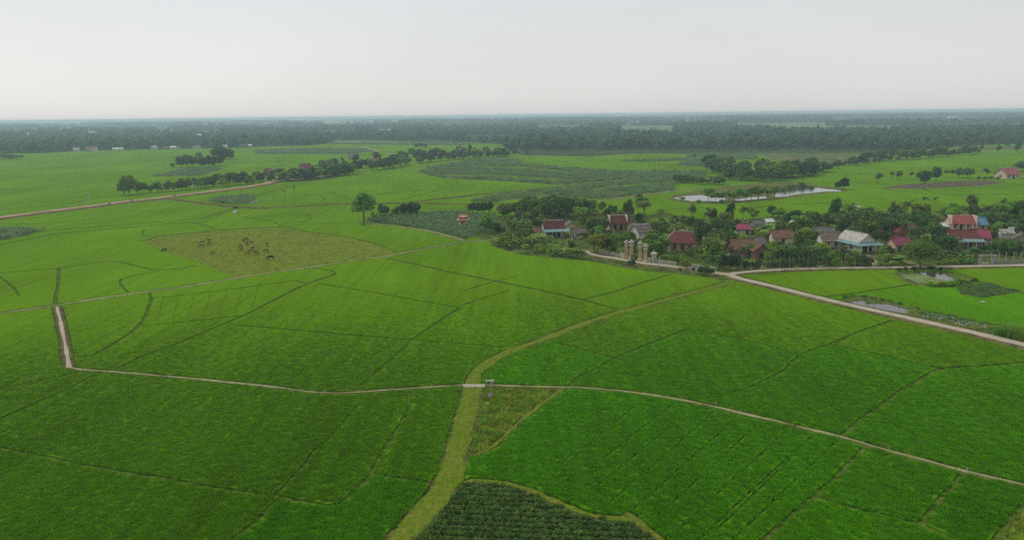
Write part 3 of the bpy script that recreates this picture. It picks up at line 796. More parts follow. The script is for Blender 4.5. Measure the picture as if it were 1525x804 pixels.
for s_ in range(3):
    add_kind('stemmed', 45 + s_, 8.5, 3.9, 2.2, 13, 1500, .36, 'mid', .17, 2.6, rl=.40)
    add_kind('loose', 50 + s_, 9.0, 3.0, 2.6, 9, 520, .36, 'olive', .14, shell=.8)
    add_kind('feather', 60 + s_, 9.5, 4.2, 4.0, 9, 800, .34, 'mid', .2, 4.2, shell=.5, flat=.35, rl=.38)
    add_kind('tall', 70 + s_, 11.5, 2.4, 2.0, 12, 1100, .34, 'dark', .18)
    add_kind('bush', 80 + s_, 2.6, 1.7, 0.1, 9, 480, .24, 'mid', .08, .5)
    add_kind('shrub', 90 + s_, 2.2, 1.5, 0.1, 8, 420, .22, 'fresh', .07, .4)
    add_kind('darkbush', 100 + s_, 3.4, 1.9, 0.1, 9, 560, .26, 'deep', .09, .6)
    add_kind('wood', 110 + s_, 10.5, 5.0, .5, 20, 1300, .56, 'wood', .2, 2.2, rl=.31)
add_kind('yellow', 120, 7.0, 4.1, 2.5, 14, 1500, .34, 'yellow', .2, 2.9, flat=.5)
add_kind('lone', 121, 11.0, 5.8, 2.0, 24, 2000, .44, 'mid', .28, 3.8, rl=.27)
add_kind('spread', 122, 9.2, 6.6, 2.0, 20, 3200, .36, 'mid', .26, 2.9, flat=.5)
add_kind('bare', 123, 13.0, 2.0, 8.0, 6, 70, .3, 'olive', .13, 9.5, shell=.9, limbs=6)
add_kind('topiary', 124, 3.2, 1.8, 0.8, 10, 800, .2, 'fresh', .08, 1.0)

def frond(V, F, base, az, el0, length, droop, width, nseg, rng, leafw=.05):
    """arched palm frond: rachis with leaflets hanging to both sides"""
    d = np.array((math.cos(az), math.sin(az), 0)); side = np.array((-math.sin(az), math.cos(az), 0)); p = np.array(base, float); el = el0
    for i in range(nseg):
        t = (i + .5) / nseg
        el -= droop / nseg
        stp = d * math.cos(el) + np.array((0, 0, math.sin(el)))
        q = p + stp * length / nseg
        wl = width * math.sin(math.pi * min(1, .12 + .86 * t)) ** .7
        for sg in (-1, 1):
            tip = (p + q) / 2 + side * sg * wl + stp * wl * .5 + np.array((0, 0, -wl * (.35 + .35 * rng.random())))
            o = len(V); V += [p, q, tip + stp * length / nseg * .4, tip]
            F.append((o, o + 1, o + 2, o + 3))
        p = q
def palm(kind, seed, h, nf, flen, width, leaf, r0, lean=0.25):
    rng = np.random.default_rng(seed); V, F = [], []
    top = np.array((rng.normal() * lean, rng.normal() * lean, h))
    for i in range(nf):
        az = i * 2.39996 + rng.random() * .4; el = R(75) - R(85) * (i / nf) + rng.normal() * .08
        frond(V, F, top, az, el, flen * (.85 + .3 * rng.random()), R(70) + rng.random() * .4, width, 9, rng)
    cm = np_mesh('crown', np.array(V), quads=np.array(F)); cm.materials.append(M['leaf_' + leaf])
    tm = MB().tube([(0, 0, -.3), (top[0] * .1, top[1] * .1, h * .4), (top[0] * .5, top[1] * .5, h * .75), tuple(top)], [r0 * 1.3, r0, r0 * .9, r0 * .8], 7).mesh('trunk'); tm.materials.append(M['palm_bark'])
    PROTO.setdefault(kind, []).append((cm, tm, 'crown', h + flen * .6))
for s_ in range(3):
    palm('areca', 130 + s_, 8.2, 11, 1.9, .62, 'palm', .085)
    palm('young_palm', 135 + s_, 3.6, 12, 2.3, .6, 'mid', .09)
    palm('coconut', 140 + s_, 8.0, 18, 3.6, .75, 'palm', .16, .5)
def banana(seed):
    rng = np.random.default_rng(seed); V, F = [], []
    for st in range(3):
        bx, by = rng.normal() * .45, rng.normal() * .45; hh = 1.5 + rng.random() * .8
        for i in range(8):
            az = i * 2.39996 + rng.random() * .6; el = R(82) - R(62) * (i / 8); ln = 1.9 + rng.random() * .7
            d = np.array((math.cos(az), math.sin(az), 0)); side = np.array((-math.sin(az), math.cos(az), 0)); p = np.array((bx, by, hh - .2)); pr = None
            for j in range(6):
                t = j / 5; wl = .34 * math.sin(math.pi * min(1, .1 + .85 * t)) + .03
                row = (p - side * wl + np.array((0, 0, -.05)), p + np.array((0, 0, .06)), p + side * wl + np.array((0, 0, -.05)))
                o = len(V); V += list(row)
                if pr is not None:
                    F += [(pr, o, o + 1, pr + 1), (pr + 1, o + 1, o + 2, pr + 2)]
                pr = o; p = p + (d * math.cos(el) + np.array((0, 0, math.sin(el)))) * ln / 5; el -= R(17)
    cm = np_mesh('leaves', np.array(V), quads=np.array(F)); cm.materials.append(M['leaf_banana'])
    mb = MB(); rng = np.random.default_rng(seed)
    for st in range(3): mb.tube([(rng.normal() * .3, rng.normal() * .3, -.2), (0, 0, 1.6)], [.13, .09], 6)
    tm = mb.mesh('stem'); tm.materials.append(M['leaf_mid'])
    PROTO.setdefault('banana', []).append((cm, tm, 'leaves', 3.6))
for s_ in range(4): banana(150 + s_)

# ---- far forest, instanced: nobody could count it -----------------------------------------
FE = sorted([(x, y) for x, y in FOREST_EDGE]); FEX = np.array([p[0] for p in FE]); FEY = np.array([p[1] for p in FE])
def to_px_np(X, Y, z=0.0):
    dz = z - CAM_H
    dep = X * _f.x + Y * _f.y + dz * _f.z
    return 762.5 + (X * _r.x + Y * _r.y + dz * _r.z) * FPX / dep, 402 - (X * _u.x + Y * _u.y + dz * _u.z) * FPX / dep
CLEAR = [(1150, 190, 1330, 192), (640, 187, 760, 188.6), (230, 196, 330, 197.6), (1000, 182, 1090, 183.4), (60, 190, 150, 191.6), (380, 191.5, 470, 193), (700, 203, 770, 205), (150, 206, 230, 208), (1380, 186, 1525, 187.8), (480, 186.5, 560, 188), (800, 188.3, 880, 190.8), (925, 188, 1003, 196), (1095, 184.6, 1230, 188.8), (-50, 184.5, 120, 187), (430, 181.5, 600, 183.6), (660, 178.8, 780, 180.2), (150, 190.6, 250, 192.3), (560, 194, 600, 195.2),
         (1240, 178.2, 1500, 180.2), (1330, 196, 1400, 197.2), (300, 186, 420, 187.6), (880, 177.5, 1050, 178.8), (20, 195.6, 60, 196.8), (480, 197, 530, 198.2)]
def forest_points(r0, r1, spacing):
    a0, a1 = R(-43), R(43)
    n = int((r1 ** 2 - r0 ** 2) * (a1 - a0) / 2 / spacing ** 2)
    r = np.sqrt(RNG.random(n) * (r1 ** 2 - r0 ** 2) + r0 ** 2); a = a0 + (a1 - a0) * RNG.random(n)
    X, Y = r * np.sin(a), r * np.cos(a)
    x, y = to_px_np(X, Y)
    ok = y < np.interp(x, FEX, FEY) - 0.15
    hz = HORIZON - (x - 762.5) * .0118
    edge = np.interp(x, FEX, FEY); ok &= ~((y > edge - 2.2) & (np.sin(x * .13) + np.sin(x * .047 + 2) + np.sin(x * .31 + 1) > .55 + (edge - y) * .5))
    for (u0, v0, u1, v1) in CLEAR:
        wob = 0.25 * np.sin(x * .21)
        ok &= ~((x > u0) & (x < u1) & (y > v0 + wob) & (y < hz + (v1 + wob - hz) * 1.24))
    # natural glades
    g = np.sin(X * .0061 + 1.3 * np.sin(Y * .0023)) * np.sin(Y * .0047 + 1.1 * np.sin(X * .0031))
    ok &= ~((g > np.interp(r, [1900, 3000, 6000], [.64, .46, .34])) & (r > 1600))
    return np.stack((X, Y), 1)[ok]
def wood_proto(seed, h, rx, nl, n, size):
    rng = np.random.default_rng(seed); lobes = round_lobes(rng, h, rx, .5, nl)
    me = leaf_cloud('forest_tree', rng, lobes, n, size, .5, .45)
    return proto('forest_tree', me, M['leaf_forest'])
fp = [wood_proto(200 + i, 8.5 + 1.7 * i, 4.0 + .35 * (i % 3), 9, 230, .85) for i in range(5)]
n1 = forest_points(1050, 2300, 7.5); n2 = forest_points(2300, 4200, 13.0); n3 = forest_points(4200, 9000, 26.0)
pts = np.concatenate((n1, n2, n3)); z = np.zeros((len(pts), 1))
sc_ = np.concatenate((.55 + .5 * RNG.random(len(n1)) + .45 * RNG.random(len(n1)) ** 6, .9 + .7 * RNG.random(len(n2)), 1.2 + 1.1 * RNG.random(len(n3))))
o = scatter('forest', np.concatenate((pts, z), 1), sc_, RNG.random(len(pts)) * 6.28, fp)
tag(o, 'dark hazy forest covering the distant plain', 'forest', None, 'stuff')

# ---- rice blades standing out of the nearer plots -------------------------------------------
def rice_tuft(seed):
    rng = np.random.default_rng(seed); n = 60
    b = np.stack(((rng.random(n) - .5) * .86, (rng.random(n) - .5) * .86, np.full(n, .22)), 1)
    az = rng.random(n) * 6.28; ln = .36 + .18 * rng.random(n)
    d = np.stack((np.cos(az), np.sin(az), np.zeros(n)), 1); s = np.stack((-np.sin(az), np.cos(az), np.zeros(n)), 1) * .035
    mid = b + d * (ln * .22)[:, None] + np.array((0, 0, 1)) * (ln * .62)[:, None]
    tip = b + d * (ln * .62)[:, None] + np.array((0, 0, 1)) * (ln * (.75 + .2 * rng.random(n)))[:, None]
    V = np.stack((b - s, b + s, mid + s * .9, mid - s * .9, tip), 1).reshape(-1, 3)
    i0 = np.arange(n) * 5
    return proto('rice_tuft', np_mesh('rice_tuft', V, np.stack((i0, i0 + 1, i0 + 2, i0 + 3), 1), np.stack((i0 + 3, i0 + 2, i0 + 4), 1)), M['blade'])
def grid_in(tris, gap, ymax):
    """jittered grid points inside triangles (even cover, no clumps)"""
    out = []
    for i in tris:
        a, b, c = (TV[k] for k in TRI[i])
        x0, x1 = max(min(a[0], b[0], c[0]), -330), min(max(a[0], b[0], c[0]), 330); y0, y1 = max(min(a[1], b[1], c[1]), 40), min(max(a[1], b[1], c[1]), ymax)
        if x1 <= x0 or y1 <= y0: continue
        gx, gy = np.meshgrid(np.arange(math.floor(x0 / gap), math.ceil(x1 / gap) + 1), np.arange(math.floor(y0 / gap), math.ceil(y1 / gap) + 1))
        gx, gy = gx.ravel(), gy.ravel()
        h1 = np.modf(np.abs(np.sin(gx * 12.9898 + gy * 78.233) * 43758.5453))[0]; h2 = np.modf(np.abs(np.sin(gx * 39.346 + gy * 11.135) * 24634.6345))[0]
        X = (gx + h1 * .95) * gap; Y = (gy + h2 * .95) * gap
        d = (b[0] - a[0]) * (c[1] - a[1]) - (c[0] - a[0]) * (b[1] - a[1])
        if abs(d) < 1e-9: continue
        u = ((X - a[0]) * (c[1] - a[1]) - (c[0] - a[0]) * (Y - a[1])) / d; v = ((b[0] - a[0]) * (Y - a[1]) - (X - a[0]) * (b[1] - a[1])) / d
        ok = (u >= 0) & (v >= 0) & (u + v <= 1)
        out.append(np.stack((X[ok], Y[ok]), 1))
    return np.concatenate(out) if out else np.zeros((0, 2))
tp, tt = [], []
for k, (tris, ar, cx, cy) in enumerate(rice_regions):
    near = [i for i in tris if min(TV[list(TRI[i])][:, 1]) < 330]
    q = grid_in(near, .66, 330)
    if len(q) == 0: continue
    x, y = to_px_np(q[:, 0], q[:, 1])
    ok = (x > -300) & (x < 1850) & (y < 1080)
    q = q[ok]; tp.append(q); tt.append(np.repeat(TINTS[k][None], len(q), 0))
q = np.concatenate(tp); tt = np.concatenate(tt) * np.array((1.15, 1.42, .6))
dist = np.hypot(q[:, 0], q[:, 1])
tt = tt * (0.92 + .16 * RNG.random((len(q), 1)))
sink = np.clip((dist - 95) / 170, 0, 1) * .34 + .02 * RNG.random(len(q))
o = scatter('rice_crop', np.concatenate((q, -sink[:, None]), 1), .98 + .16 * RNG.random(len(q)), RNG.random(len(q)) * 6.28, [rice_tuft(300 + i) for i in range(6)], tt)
tag(o, 'fine upright leaves of the green rice crop', 'rice', None, 'stuff')
print('TUFTS', len(q), 'FOREST', len(pts))

# ---- corn and other field crops ---------------------------------------------------------------
def corn_plant(seed, h, n, w, leaf):
    rng = np.random.default_rng(seed); V, F = [], []
    for j in range(n):
        bx, by = rng.normal() * w, rng.normal() * w; hh = h * (.75 + .4 * rng.random())
        for i in range(6):
            az = i * 3.3 + rng.random() * .8; z = hh * (.25 + .12 * i); ln = .55 * h * (.6 + .3 * rng.random())
            d = np.array((math.cos(az), math.sin(az), 0)); s = np.array((-math.sin(az), math.cos(az), 0)) * .06 * h
            p = np.array((bx, by, z)); m_ = p + d * ln * .5 + np.array((0, 0, ln * .4)); t_ = p + d * ln + np.array((0, 0, ln * .05))
            o = len(V); V += [p - s * .6, p + s * .6, m_ + s, m_ - s, t_ + s * .2, t_ - s * .2]; F += [(o, o + 1, o + 2, o + 3), (o + 3, o + 2, o + 4, o + 5)]
    return proto('corn_plant', np_mesh('corn_plant', np.array(V), quads=np.array(F)), M['leaf_' + leaf])
def crop(name, cls_list, dens, protos, z, lab, cat, smin=.8, smax=1.25, rowdir=None, rowgap=0, maxd=1e9):
    qs = []
    for cls in cls_list:
        for tris in by_class.get(cls, []):
            s = sample(tris, dens)
            x, y = to_px_np(s[:, 0], s[:, 1]); s = s[(x > -250) & (x < 1780) & (y < 1080) & (np.hypot(s[:, 0], s[:, 1]) < maxd)]
            if rowgap:
                c, sn = math.cos(rowdir), math.sin(rowdir); u = s[:, 0] * c + s[:, 1] * sn; v = -s[:, 0] * sn + s[:, 1] * c
                v = np.round(v / rowgap) * rowgap + RNG.normal(size=len(v)) * rowgap * .10
                s = np.stack((u * c - v * sn, u * sn + v * c), 1)
            qs.append(s)
    q = np.concatenate(qs)
    o = scatter(name, np.concatenate((q, np.full((len(q), 1), z)), 1), smin + (smax - smin) * RNG.random(len(q)), RNG.random(len(q)) * 6.28, protos)
    tag(o, lab, cat, None, 'stuff'); print(name, len(q)); return o
crop('corn_crop', ['corn'], .12, [corn_plant(320 + i, 1.7, 7, 1.1, 'corn') for i in range(3)], .3, 'blue green corn standing in the far plots', 'corn', .8, 1.3)
crop('corn_crop', ['shrine_corn'], .8, [corn_plant(330 + i, 1.6, 3, .45, 'corn') for i in range(3)], .2, 'knee high corn around the little shrine', 'corn', .7, 1.2, R(12), 1.1)
crop('taro_crop', ['corn_low'], 1.6, [corn_plant(334 + i, .7, 4, .3, 'blue') for i in range(2)], .2, 'dark leafy crop beside the garden pond', 'crop')
crop('bean_crop', ['veg'], 9.0, [proto('bean_plant', leaf_cloud('bean_plant', np.random.default_rng(340 + i), [(0, 0, .26, .30, .30, .24)], 26, .12, .5, .6), M['leaf_blue']) for i in range(3)], .12,
     'dark green leafy row crop at the bottom edge', 'crop', .8, 1.3, R(-6), 1.2)
def grass_clump(seed, h, n, w, leaf):
    rng = np.random.default_rng(seed)
    b = np.stack((rng.normal(size=n) * w, rng.normal(size=n) * w, np.zeros(n)), 1); az = rng.random(n) * 6.28; ln = h * (.5 + .7 * rng.random(n))
    d = np.stack((np.cos(az), np.sin(az), np.zeros(n)), 1); s = np.stack((-np.sin(az), np.cos(az), np.zeros(n)), 1) * (.05 + .03 * h)
    tip = b + d * (ln * .5)[:, None] + np.array((0, 0, 1)) * ln[:, None]
    V = np.stack((b - s, b + s, tip), 1).reshape(-1, 3)
    return proto('grass_clump', np_mesh('grass_clump', V, tris=np.arange(3 * n).reshape(-1, 3)), M['leaf_' + leaf])
crop('weeds', ['weeds'], 2.2, [grass_clump(350 + i, .55, 22, .35, l_) for i, l_ in enumerate(('fresh', 'yellow', 'fresh'))], .18, 'rank yellowish weeds in the fallow triangle', 'weeds', .5, 1.4)
crop('bank_weeds', ['bank'], .7, [grass_clump(360 + i, .42, 22, .4, l_) for i, l_ in enumerate(('fresh', 'mid', 'mid'))], .28, 'leafy weeds on the pond and ditch banks', 'weeds', .5, 1.5, maxd=420)
crop('stubble_grass', ['pasture'], .5, [grass_clump(370 + i, .22, 16, .4, l_) for i, l_ in enumerate(('short', 'olive', 'yellow'))], .18, 'short cropped grass of the grazed field', 'grass', .5, 1.2)
crop('yard_weeds', ['village'], .8, [grass_clump(380 + i, .5, 20, .5, l_) for i, l_ in enumerate(('fresh', 'mid', 'olive'))], .26, 'grass and weeds over the village yards', 'weeds', .5, 1.4, maxd=450)
crop('scrub_grass', ['scrub'], .03, [grass_clump(390 + i, .8, 24, 1.4, l_) for i, l_ in enumerate(('olive', 'mid'))], .26, 'dull scrub grass before the forest', 'grass', .7, 1.5)

crop('bund_weeds', ['gap'], 1.5, [grass_clump(395 + i, .24, 16, .25, l_) for i, l_ in enumerate(('fresh', 'short', 'mid'))], .08, 'grass on the narrow bunds between the paddies', 'grass', .5, 1.2, maxd=300)
# weeds along the roads, tracks and bunds
def along(plist, n_per_m, off0, off1):
    qs = []
    for p in plist:
        ns = normals(p)
        for i in range(len(p) - 1):
            L_ = (p[i + 1] - p[i]).length; k = RNG.poisson(L_ * n_per_m)
            for _ in range(k):
                t = random.random(); q = p[i].lerp(p[i + 1], t); s = random.choice((-1, 1)) * random.uniform(off0, off1)
                qs.append((q.x + ns[i].x * s, q.y + ns[i].y * s, .3))
    return qs
qs = along([P_RIGHT, P_VW, P_VE], 2.2, 1.7, 3.0) + along([P_TRACK, P_TRACK2], 2.5, 1.6, 2.6) + along([P_FARM], 1.6, .5, 1.0) + along([P_FARMN, P_CROSS, P_SHRINE], 1.2, .9, 1.6) + along([P_DIRT], .8, 3.5, 6.0)
qs = [q for q in qs if -60 < to_px(q)[0] < 1590 and to_px(q)[1] < 840]
qa = np.array(qs)
o = scatter('path_weeds', qa, .45 + .7 * RNG.random(len(qa)), RNG.random(len(qa)) * 6.28, [grass_clump(400 + i, .45, 18, .3, l_) for i, l_ in enumerate(('fresh', 'mid', 'olive', 'yellow'))])
tag(o, 'tufts of grass along the roads and paths', 'grass', None, 'stuff')
# ================================================================== buildings
def roof_mat(name, col, col2, pitch=0.30, metal=False):
    """tile courses or sheet ribs run down the slope (object space)"""
    m, nt, n, l, out = mat_new(name)
    f, _ = noise_factor(nt, 1.1, .72, 1.25, 5.0, coord='object'); f2, _ = noise_factor(nt, .35, 0, 1, 4.0, coord='object')
    c = scale_col(nt, mix_col(nt, f2, col, col2), f)
    b = n.new('ShaderNodeBsdfPrincipled'); b.inputs['Roughness'].default_value = .5 if metal else .85
    b.inputs['Specular IOR Level'].default_value = .35 if metal else .15
    l.new(c, b.inputs['Base Color'])
    tc = n.new('ShaderNodeTexCoord'); w = n.new('ShaderNodeTexWave'); w.inputs['Scale'].default_value = 1 / pitch * .5; w.inputs['Distortion'].default_value = .15
    l.new(tc.outputs['Object'], w.inputs['Vector'])
    bp = n.new('ShaderNodeBump'); bp.inputs['Strength'].default_value = .5; bp.inputs['Distance'].default_value = .05
    l.new(w.outputs['Fac'], bp.inputs['Height']); l.new(bp.outputs[0], b.inputs['Normal'])
    l.new(b.outputs[0], out.inputs[0]); return m
def wall_mat(name, col, dirt=.75): return simple_mat(name, col, .9, .10, 2.0, tuple(x * dirt for x in col), .1, 6.0, 'object')
RM = {'darkred': roof_mat('dark_red_tiles', (.105, .030, .026), (.070, .026, .022)), 'red': roof_mat('red_tiles', (.155, .042, .038), (.11, .036, .033)),
      'bright': roof_mat('bright_red_sheet', (.30, .060, .052), (.24, .055, .050), .4, True), 'pink': roof_mat('magenta_sheet', (.27, .032, .070), (.21, .030, .060), .4, True),
      'orange': roof_mat('orange_tiles', (.19, .098, .062), (.13, .074, .052)), 'brown': roof_mat('weathered_brown_tiles', (.13, .098, .078), (.185, .14, .11)),
      'grey': roof_mat('grey_fibre_sheet', (.42, .40, .35), (.36, .34, .30), .5), 'teal': roof_mat('teal_sheet', (.16, .29, .27), (.13, .25, .24), .4, True),
      'blue': roof_mat('blue_sheet', (.085, .21, .30), (.075, .18, .27), .4, True), 'white': roof_mat('white_sheet', (.60, .62, .60), (.5, .52, .5), .5, True),
      'thatch': roof_mat('old_brown_sheet', (.17, .13, .11), (.115, .090, .078), .5), 'darkgrey': roof_mat('dark_grey_sheet', (.14, .135, .125), (.10, .098, .092), .5)}
WM = {'cream': wall_mat('cream_plaster', (.60, .50, .36)), 'white': wall_mat('white_plaster', (.62, .59, .53)), 'yellow': wall_mat('ochre_plaster', (.46, .36, .19)), 'blue': wall_mat('pale_blue_plaster', (.16, .24, .28)),
      'terra': wall_mat('terracotta_plaster', (.24, .125, .085)), 'greyw': wall_mat('grey_plaster', (.30, .29, .27)), 'brick': wall_mat('brick_wall', (.27, .12, .075)), 'pinkw': wall_mat('pink_plaster', (.50, .30, .24)),
      'stone': wall_mat('pale_stone', (.50, .46, .38)), 'ochre': wall_mat('ochre_stone', (.58, .48, .28)), 'farwhite': wall_mat('far_white', (.55, .55, .53))}
M['dark_opening'] = simple_mat('dark_doorway', (.018, .015, .013), .6, .1, 1.0)
M['glass'] = simple_mat('window_glass', (.03, .035, .04), .15, .1, 1.0, spec=.5)
M['wood'] = simple_mat('brown_wood', (.12, .045, .028), .7, .2, 3.0, coord='object')
M['tank'] = simple_mat('steel_tank', (.62, .64, .66), .3, .05, 1.0)
FOOT = []                                                       # footprints kept free of trees: (x, y, radius)
YARD = 0.30
LABELLED = []

def opening(root, kind, side, u, w, h, z, L, W, mat='glass', frame='white'):
    """door or window set 6 cm proud of the wall, its dark pane a sub-part"""
    d, t = (.10, .13)
    def bx(x0, x1, z0, z1, e0, e1):
        if side == 'f': return MB().box(x0, -W / 2 - e1, z0, x1, -W / 2 - e0, z1)
        if side == 'b': return MB().box(x0, W / 2 + e0, z0, x1, W / 2 + e1, z1)
        if side == 'l': return MB().box(-L / 2 - e1, x0, z0, -L / 2 - e0, x1, z1)
        return MB().box(L / 2 + e0, x0, z0, L / 2 + e1, x1, z1)
    f = bx(u - w / 2 - .1, u + w / 2 + .1, z - (.0 if kind == 'door' else .1), z + h + .1, -.02, .06).build(kind, WM[frame] if frame in WM else M[frame], root)
    bx(u - w / 2, u + w / 2, z + .02, z + h, .06, .085).build('pane' if kind == 'window' else 'leaf_panel', M[mat], f)
    if kind == 'window': bx(u - w / 2 - .2, u + w / 2 + .2, z - .2, z - .103, -.02, .16).build('sill', WM['white'], f)
    return f
def gable_roof(mb, L, W, hw, hr, o, t=.14):
    sl = hr / (W / 2); e = W / 2 + o; ze = hw - sl * o; x = L / 2 + o * .7
    mb.slab((-x, -e, ze + t), (x, -e, ze + t), (x, 0, hw + hr + t), (-x, 0, hw + hr + t), t)
    mb.slab((x, e, ze + t), (-x, e, ze + t), (-x, .002, hw + hr + t), (x, .002, hw + hr + t), t)
def hip_roof(mb, L, W, hw, hr, o, rl, t=.12):
    x, y, r = L / 2 + o, W / 2 + o, rl / 2; z0 = hw - .12; z1 = hw + hr
    v = [(-x, -y, z0), (x, -y, z0), (x, y, z0), (-x, y, z0), (-r, 0, z1), (r, 0, z1), (-x, -y, z0 - t), (x, -y, z0 - t), (x, y, z0 - t), (-x, y, z0 - t)]
    mb.add(v, [(0, 1, 5, 4), (2, 3, 4, 5), (1, 2, 5), (3, 0, 4), (6, 7, 1, 0), (7, 8, 2, 1), (8, 9, 3, 2), (9, 6, 0, 3), (9, 8, 7, 6)])
def house(name, label, px, rot, L, W, hw, hr, wall, roof, kind='gable', over=.6, cat='house', openings=(), ridge=None, rl=None, z=YARD, anchor='f', group=None, foot=True, plinth=True):
    """px = photo pixel of the middle of the front wall's foot; L along the ridge, W deep (metres)"""
    p = P(px[0], px[1], z); a = R(rot)
    off = Vector((0, W / 2)) if anchor == 'f' else Vector((L / 2, 0)) if anchor == 'l' else Vector((0, 0))
    c = Vector((p.x + off.x * math.cos(a) - off.y * math.sin(a), p.y + off.x * math.sin(a) + off.y * math.cos(a)))
    root = empty(name, (c.x, c.y, z), a); tag(root, label, cat, group)
    wb = MB()
    x, y = L / 2, W / 2
    if kind == 'gable':
        wb.add([(-x, -y, 0), (x, -y, 0), (x, y, 0), (-x, y, 0), (-x, -y, hw), (x, -y, hw), (x, y, hw), (-x, y, hw), (-x, 0, hw + hr), (x, 0, hw + hr)],
               [(0, 1, 5, 4), (2, 3, 7, 6), (1, 2, 6, 9, 5), (3, 0, 4, 8, 7), (0, 3, 2, 1), (4, 5, 9, 8), (6, 7, 8, 9)])
    else: wb.box(-x, -y, 0, x, y, hw - .13)
    wb.build('wall', WM[wall], root)
    rb = MB()
    if kind == 'gable': gable_roof(rb, L, W, hw, hr, over)
    else: hip_roof(rb, L, W, hw, hr, over, rl if rl else L * .5)
    ro = rb.build('roof', RM[roof], root)
    xr = (L / 2 + over * .7) if kind == 'gable' else (rl if rl else L * .5) / 2
    MB().box(-xr, -.13, hw + hr + .06, xr, .13, hw + hr + .28).build('ridge', RM[ridge] if ridge in RM else WM[ridge] if ridge else RM[roof], ro)
    if plinth: MB().box(-x - .35, -y - .9, -.35, x + .35, y + .3, .08).build('plinth', WM['greyw'], root)
    for (kd, sd_, u, w, h, z_, *m_) in openings: opening(root, kd, sd_, u, w, h, z_, L, W, *(m_ or ()))
    if foot: FOOT.append((c.x, c.y, max(L, W) * .55))
    return root
def awning(root, x0, x1, y0, y1, z0, z1, mat, posts=3, name='awning', pm='white'):
    """lean-to sheet from the wall (y1,z1) down to the posts (y0,z0)"""
    o = MB().slab((x0, y0, z0), (x1, y0, z0), (x1, y1, z1), (x0, y1, z1), .08).build(name, RM[mat], root)
    for i in range(posts):
        x = x0 + .3 + (x1 - x0 - .6) * (i / max(1, posts - 1)); MB().box(x - .09, y0 + .15, -.05, x + .09, y0 + .33, z0 - .06).build('post', WM[pm], root)
    return o
def S_(x, y): return pxm(x, y, YARD)

# --- brown roofed house with teal awning
s = S_(828, 354)
h = house('village_house', 'dark red roofed house with a teal sheet awning along its front', (826, 353.5), 10, 30 * s, 6.6, 3.5, 2.5, 'cream', 'darkred', openings=[('door', 'f', -.6, 1.4, 2.2, .1, 'dark_opening', 'blue'), ('door', 'f', 1.7, 1.4, 2.2, .1, 'dark_opening', 'blue'), ('window', 'f', -2.4, 1.0, 1.2, 1.0, 'glass', 'blue')], ridge='cream')
awning(h, -4.9, 5.4, -6.2, -3.25, 2.55, 3.35, 'teal', 4)
s = S_(803, 352)
house('tiled_annex', 'low orange tiled annex left of the teal awning house', (803, 352.5), 14, 3.6, 4.2, 2.0, 1.2, 'pinkw', 'orange', openings=[('window', 'f', .5, .8, .8, .7)])
house('brown_shed', 'low weathered brown shed right of the teal awning house', (866, 354), 28, 4.6, 4.6, 1.9, 1.3, 'greyw', 'thatch', openings=[('door', 'f', 0, 1.0, 1.6, .05, 'dark_opening', 'wood')])
house('gabled_outbuilding', 'tan gabled outbuilding behind the brown shed', (851, 347), 96, 6.0, 4.4, 2.6, 1.6, 'cream', 'brown', anchor='l')
# --- ochre house with red roof, and its porch
s = S_(920, 343)
h = house('village_house', 'ochre columned house with a dark red roof behind the gate', (921, 343), 8, 28 * s, 6.4, 3.3, 2.3, 'yellow', 'darkred', openings=[('door', 'f', -1.4, 1.3, 2.1, .1, 'dark_opening', 'yellow'), ('door', 'f', 1.0, 1.2, 2.0, .1, 'dark_opening', 'yellow')], ridge='cream')
for x in (-3.3, -.2, 2.4): MB().lathe([(.22, 0), (.17, .2), (.16, 2.7), (.25, 2.9)], 8, (x, -4.3, 0)).build('column', WM['yellow'], h)
awning(h, -3.8, 3.8, -4.7, -3.25, 2.95, 3.35, 'darkred', 0, 'porch_roof')
for x in (-3.55, 3.55): MB().box(x - .12, -3.6, 3.2, x + .12, .2, 5.9).build('gable_parapet', WM['cream'], h)
house('porch_wing', 'small pale gabled wing beside the ochre columned house', (943, 344), 98, 5.0, 4.0, 2.7, 1.3, 'cream', 'darkred', anchor='l', openings=[('door', 'l', 0, 1.1, 1.9, .05, 'dark_opening', 'cream')])
h = house('village_house', 'white gabled house with a weathered brown roof behind the gate pillars', (961, 356), 24, 6.0, 5.6, 2.9, 2.2, 'white', 'brown', openings=[('window', 'l', 0, .9, 1.2, 1.0), ('door', 'f', .5, 1.0, 2.0, .05, 'dark_opening', 'white')], ridge='white')
MB().box(-.9, -1.9, 4.02, .4, -.9, 4.12).build('skylight', RM['white'], h)
# white arch beside it
p = P(941, 354, YARD); r_ = empty('white_arch', p, R(10)); tag(r_, 'little white arched gateway between the roofs', 'arch')
mb = MB(); mb.box(-.95, -.2, 0, -.55, .2, 1.5); mb.box(.55, -.2, 0, .95, .2, 1.5)
seg = [(math.cos(R(180 - 20 * i)), math.sin(R(180 - 20 * i))) for i in range(10)]
for (c0, s0), (c1, s1) in zip(seg, seg[1:]):
    mb.add([(c0 * .55, -.2, 1.5 + s0 * .55), (c1 * .55, -.2, 1.5 + s1 * .55), (c1 * .95, -.2, 1.5 + s1 * .95), (c0 * .95, -.2, 1.5 + s0 * .95), (c0 * .55, .2, 1.5 + s0 * .55), (c1 * .55, .2, 1.5 + s1 * .55), (c1 * .95, .2, 1.5 + s1 * .95), (c0 * .95, .2, 1.5 + s0 * .95)],
           [(0, 1, 2, 3), (7, 6, 5, 4), (3, 2, 6, 7), (1, 0, 4, 5)])
mb.build('arch', WM['white'], r_)
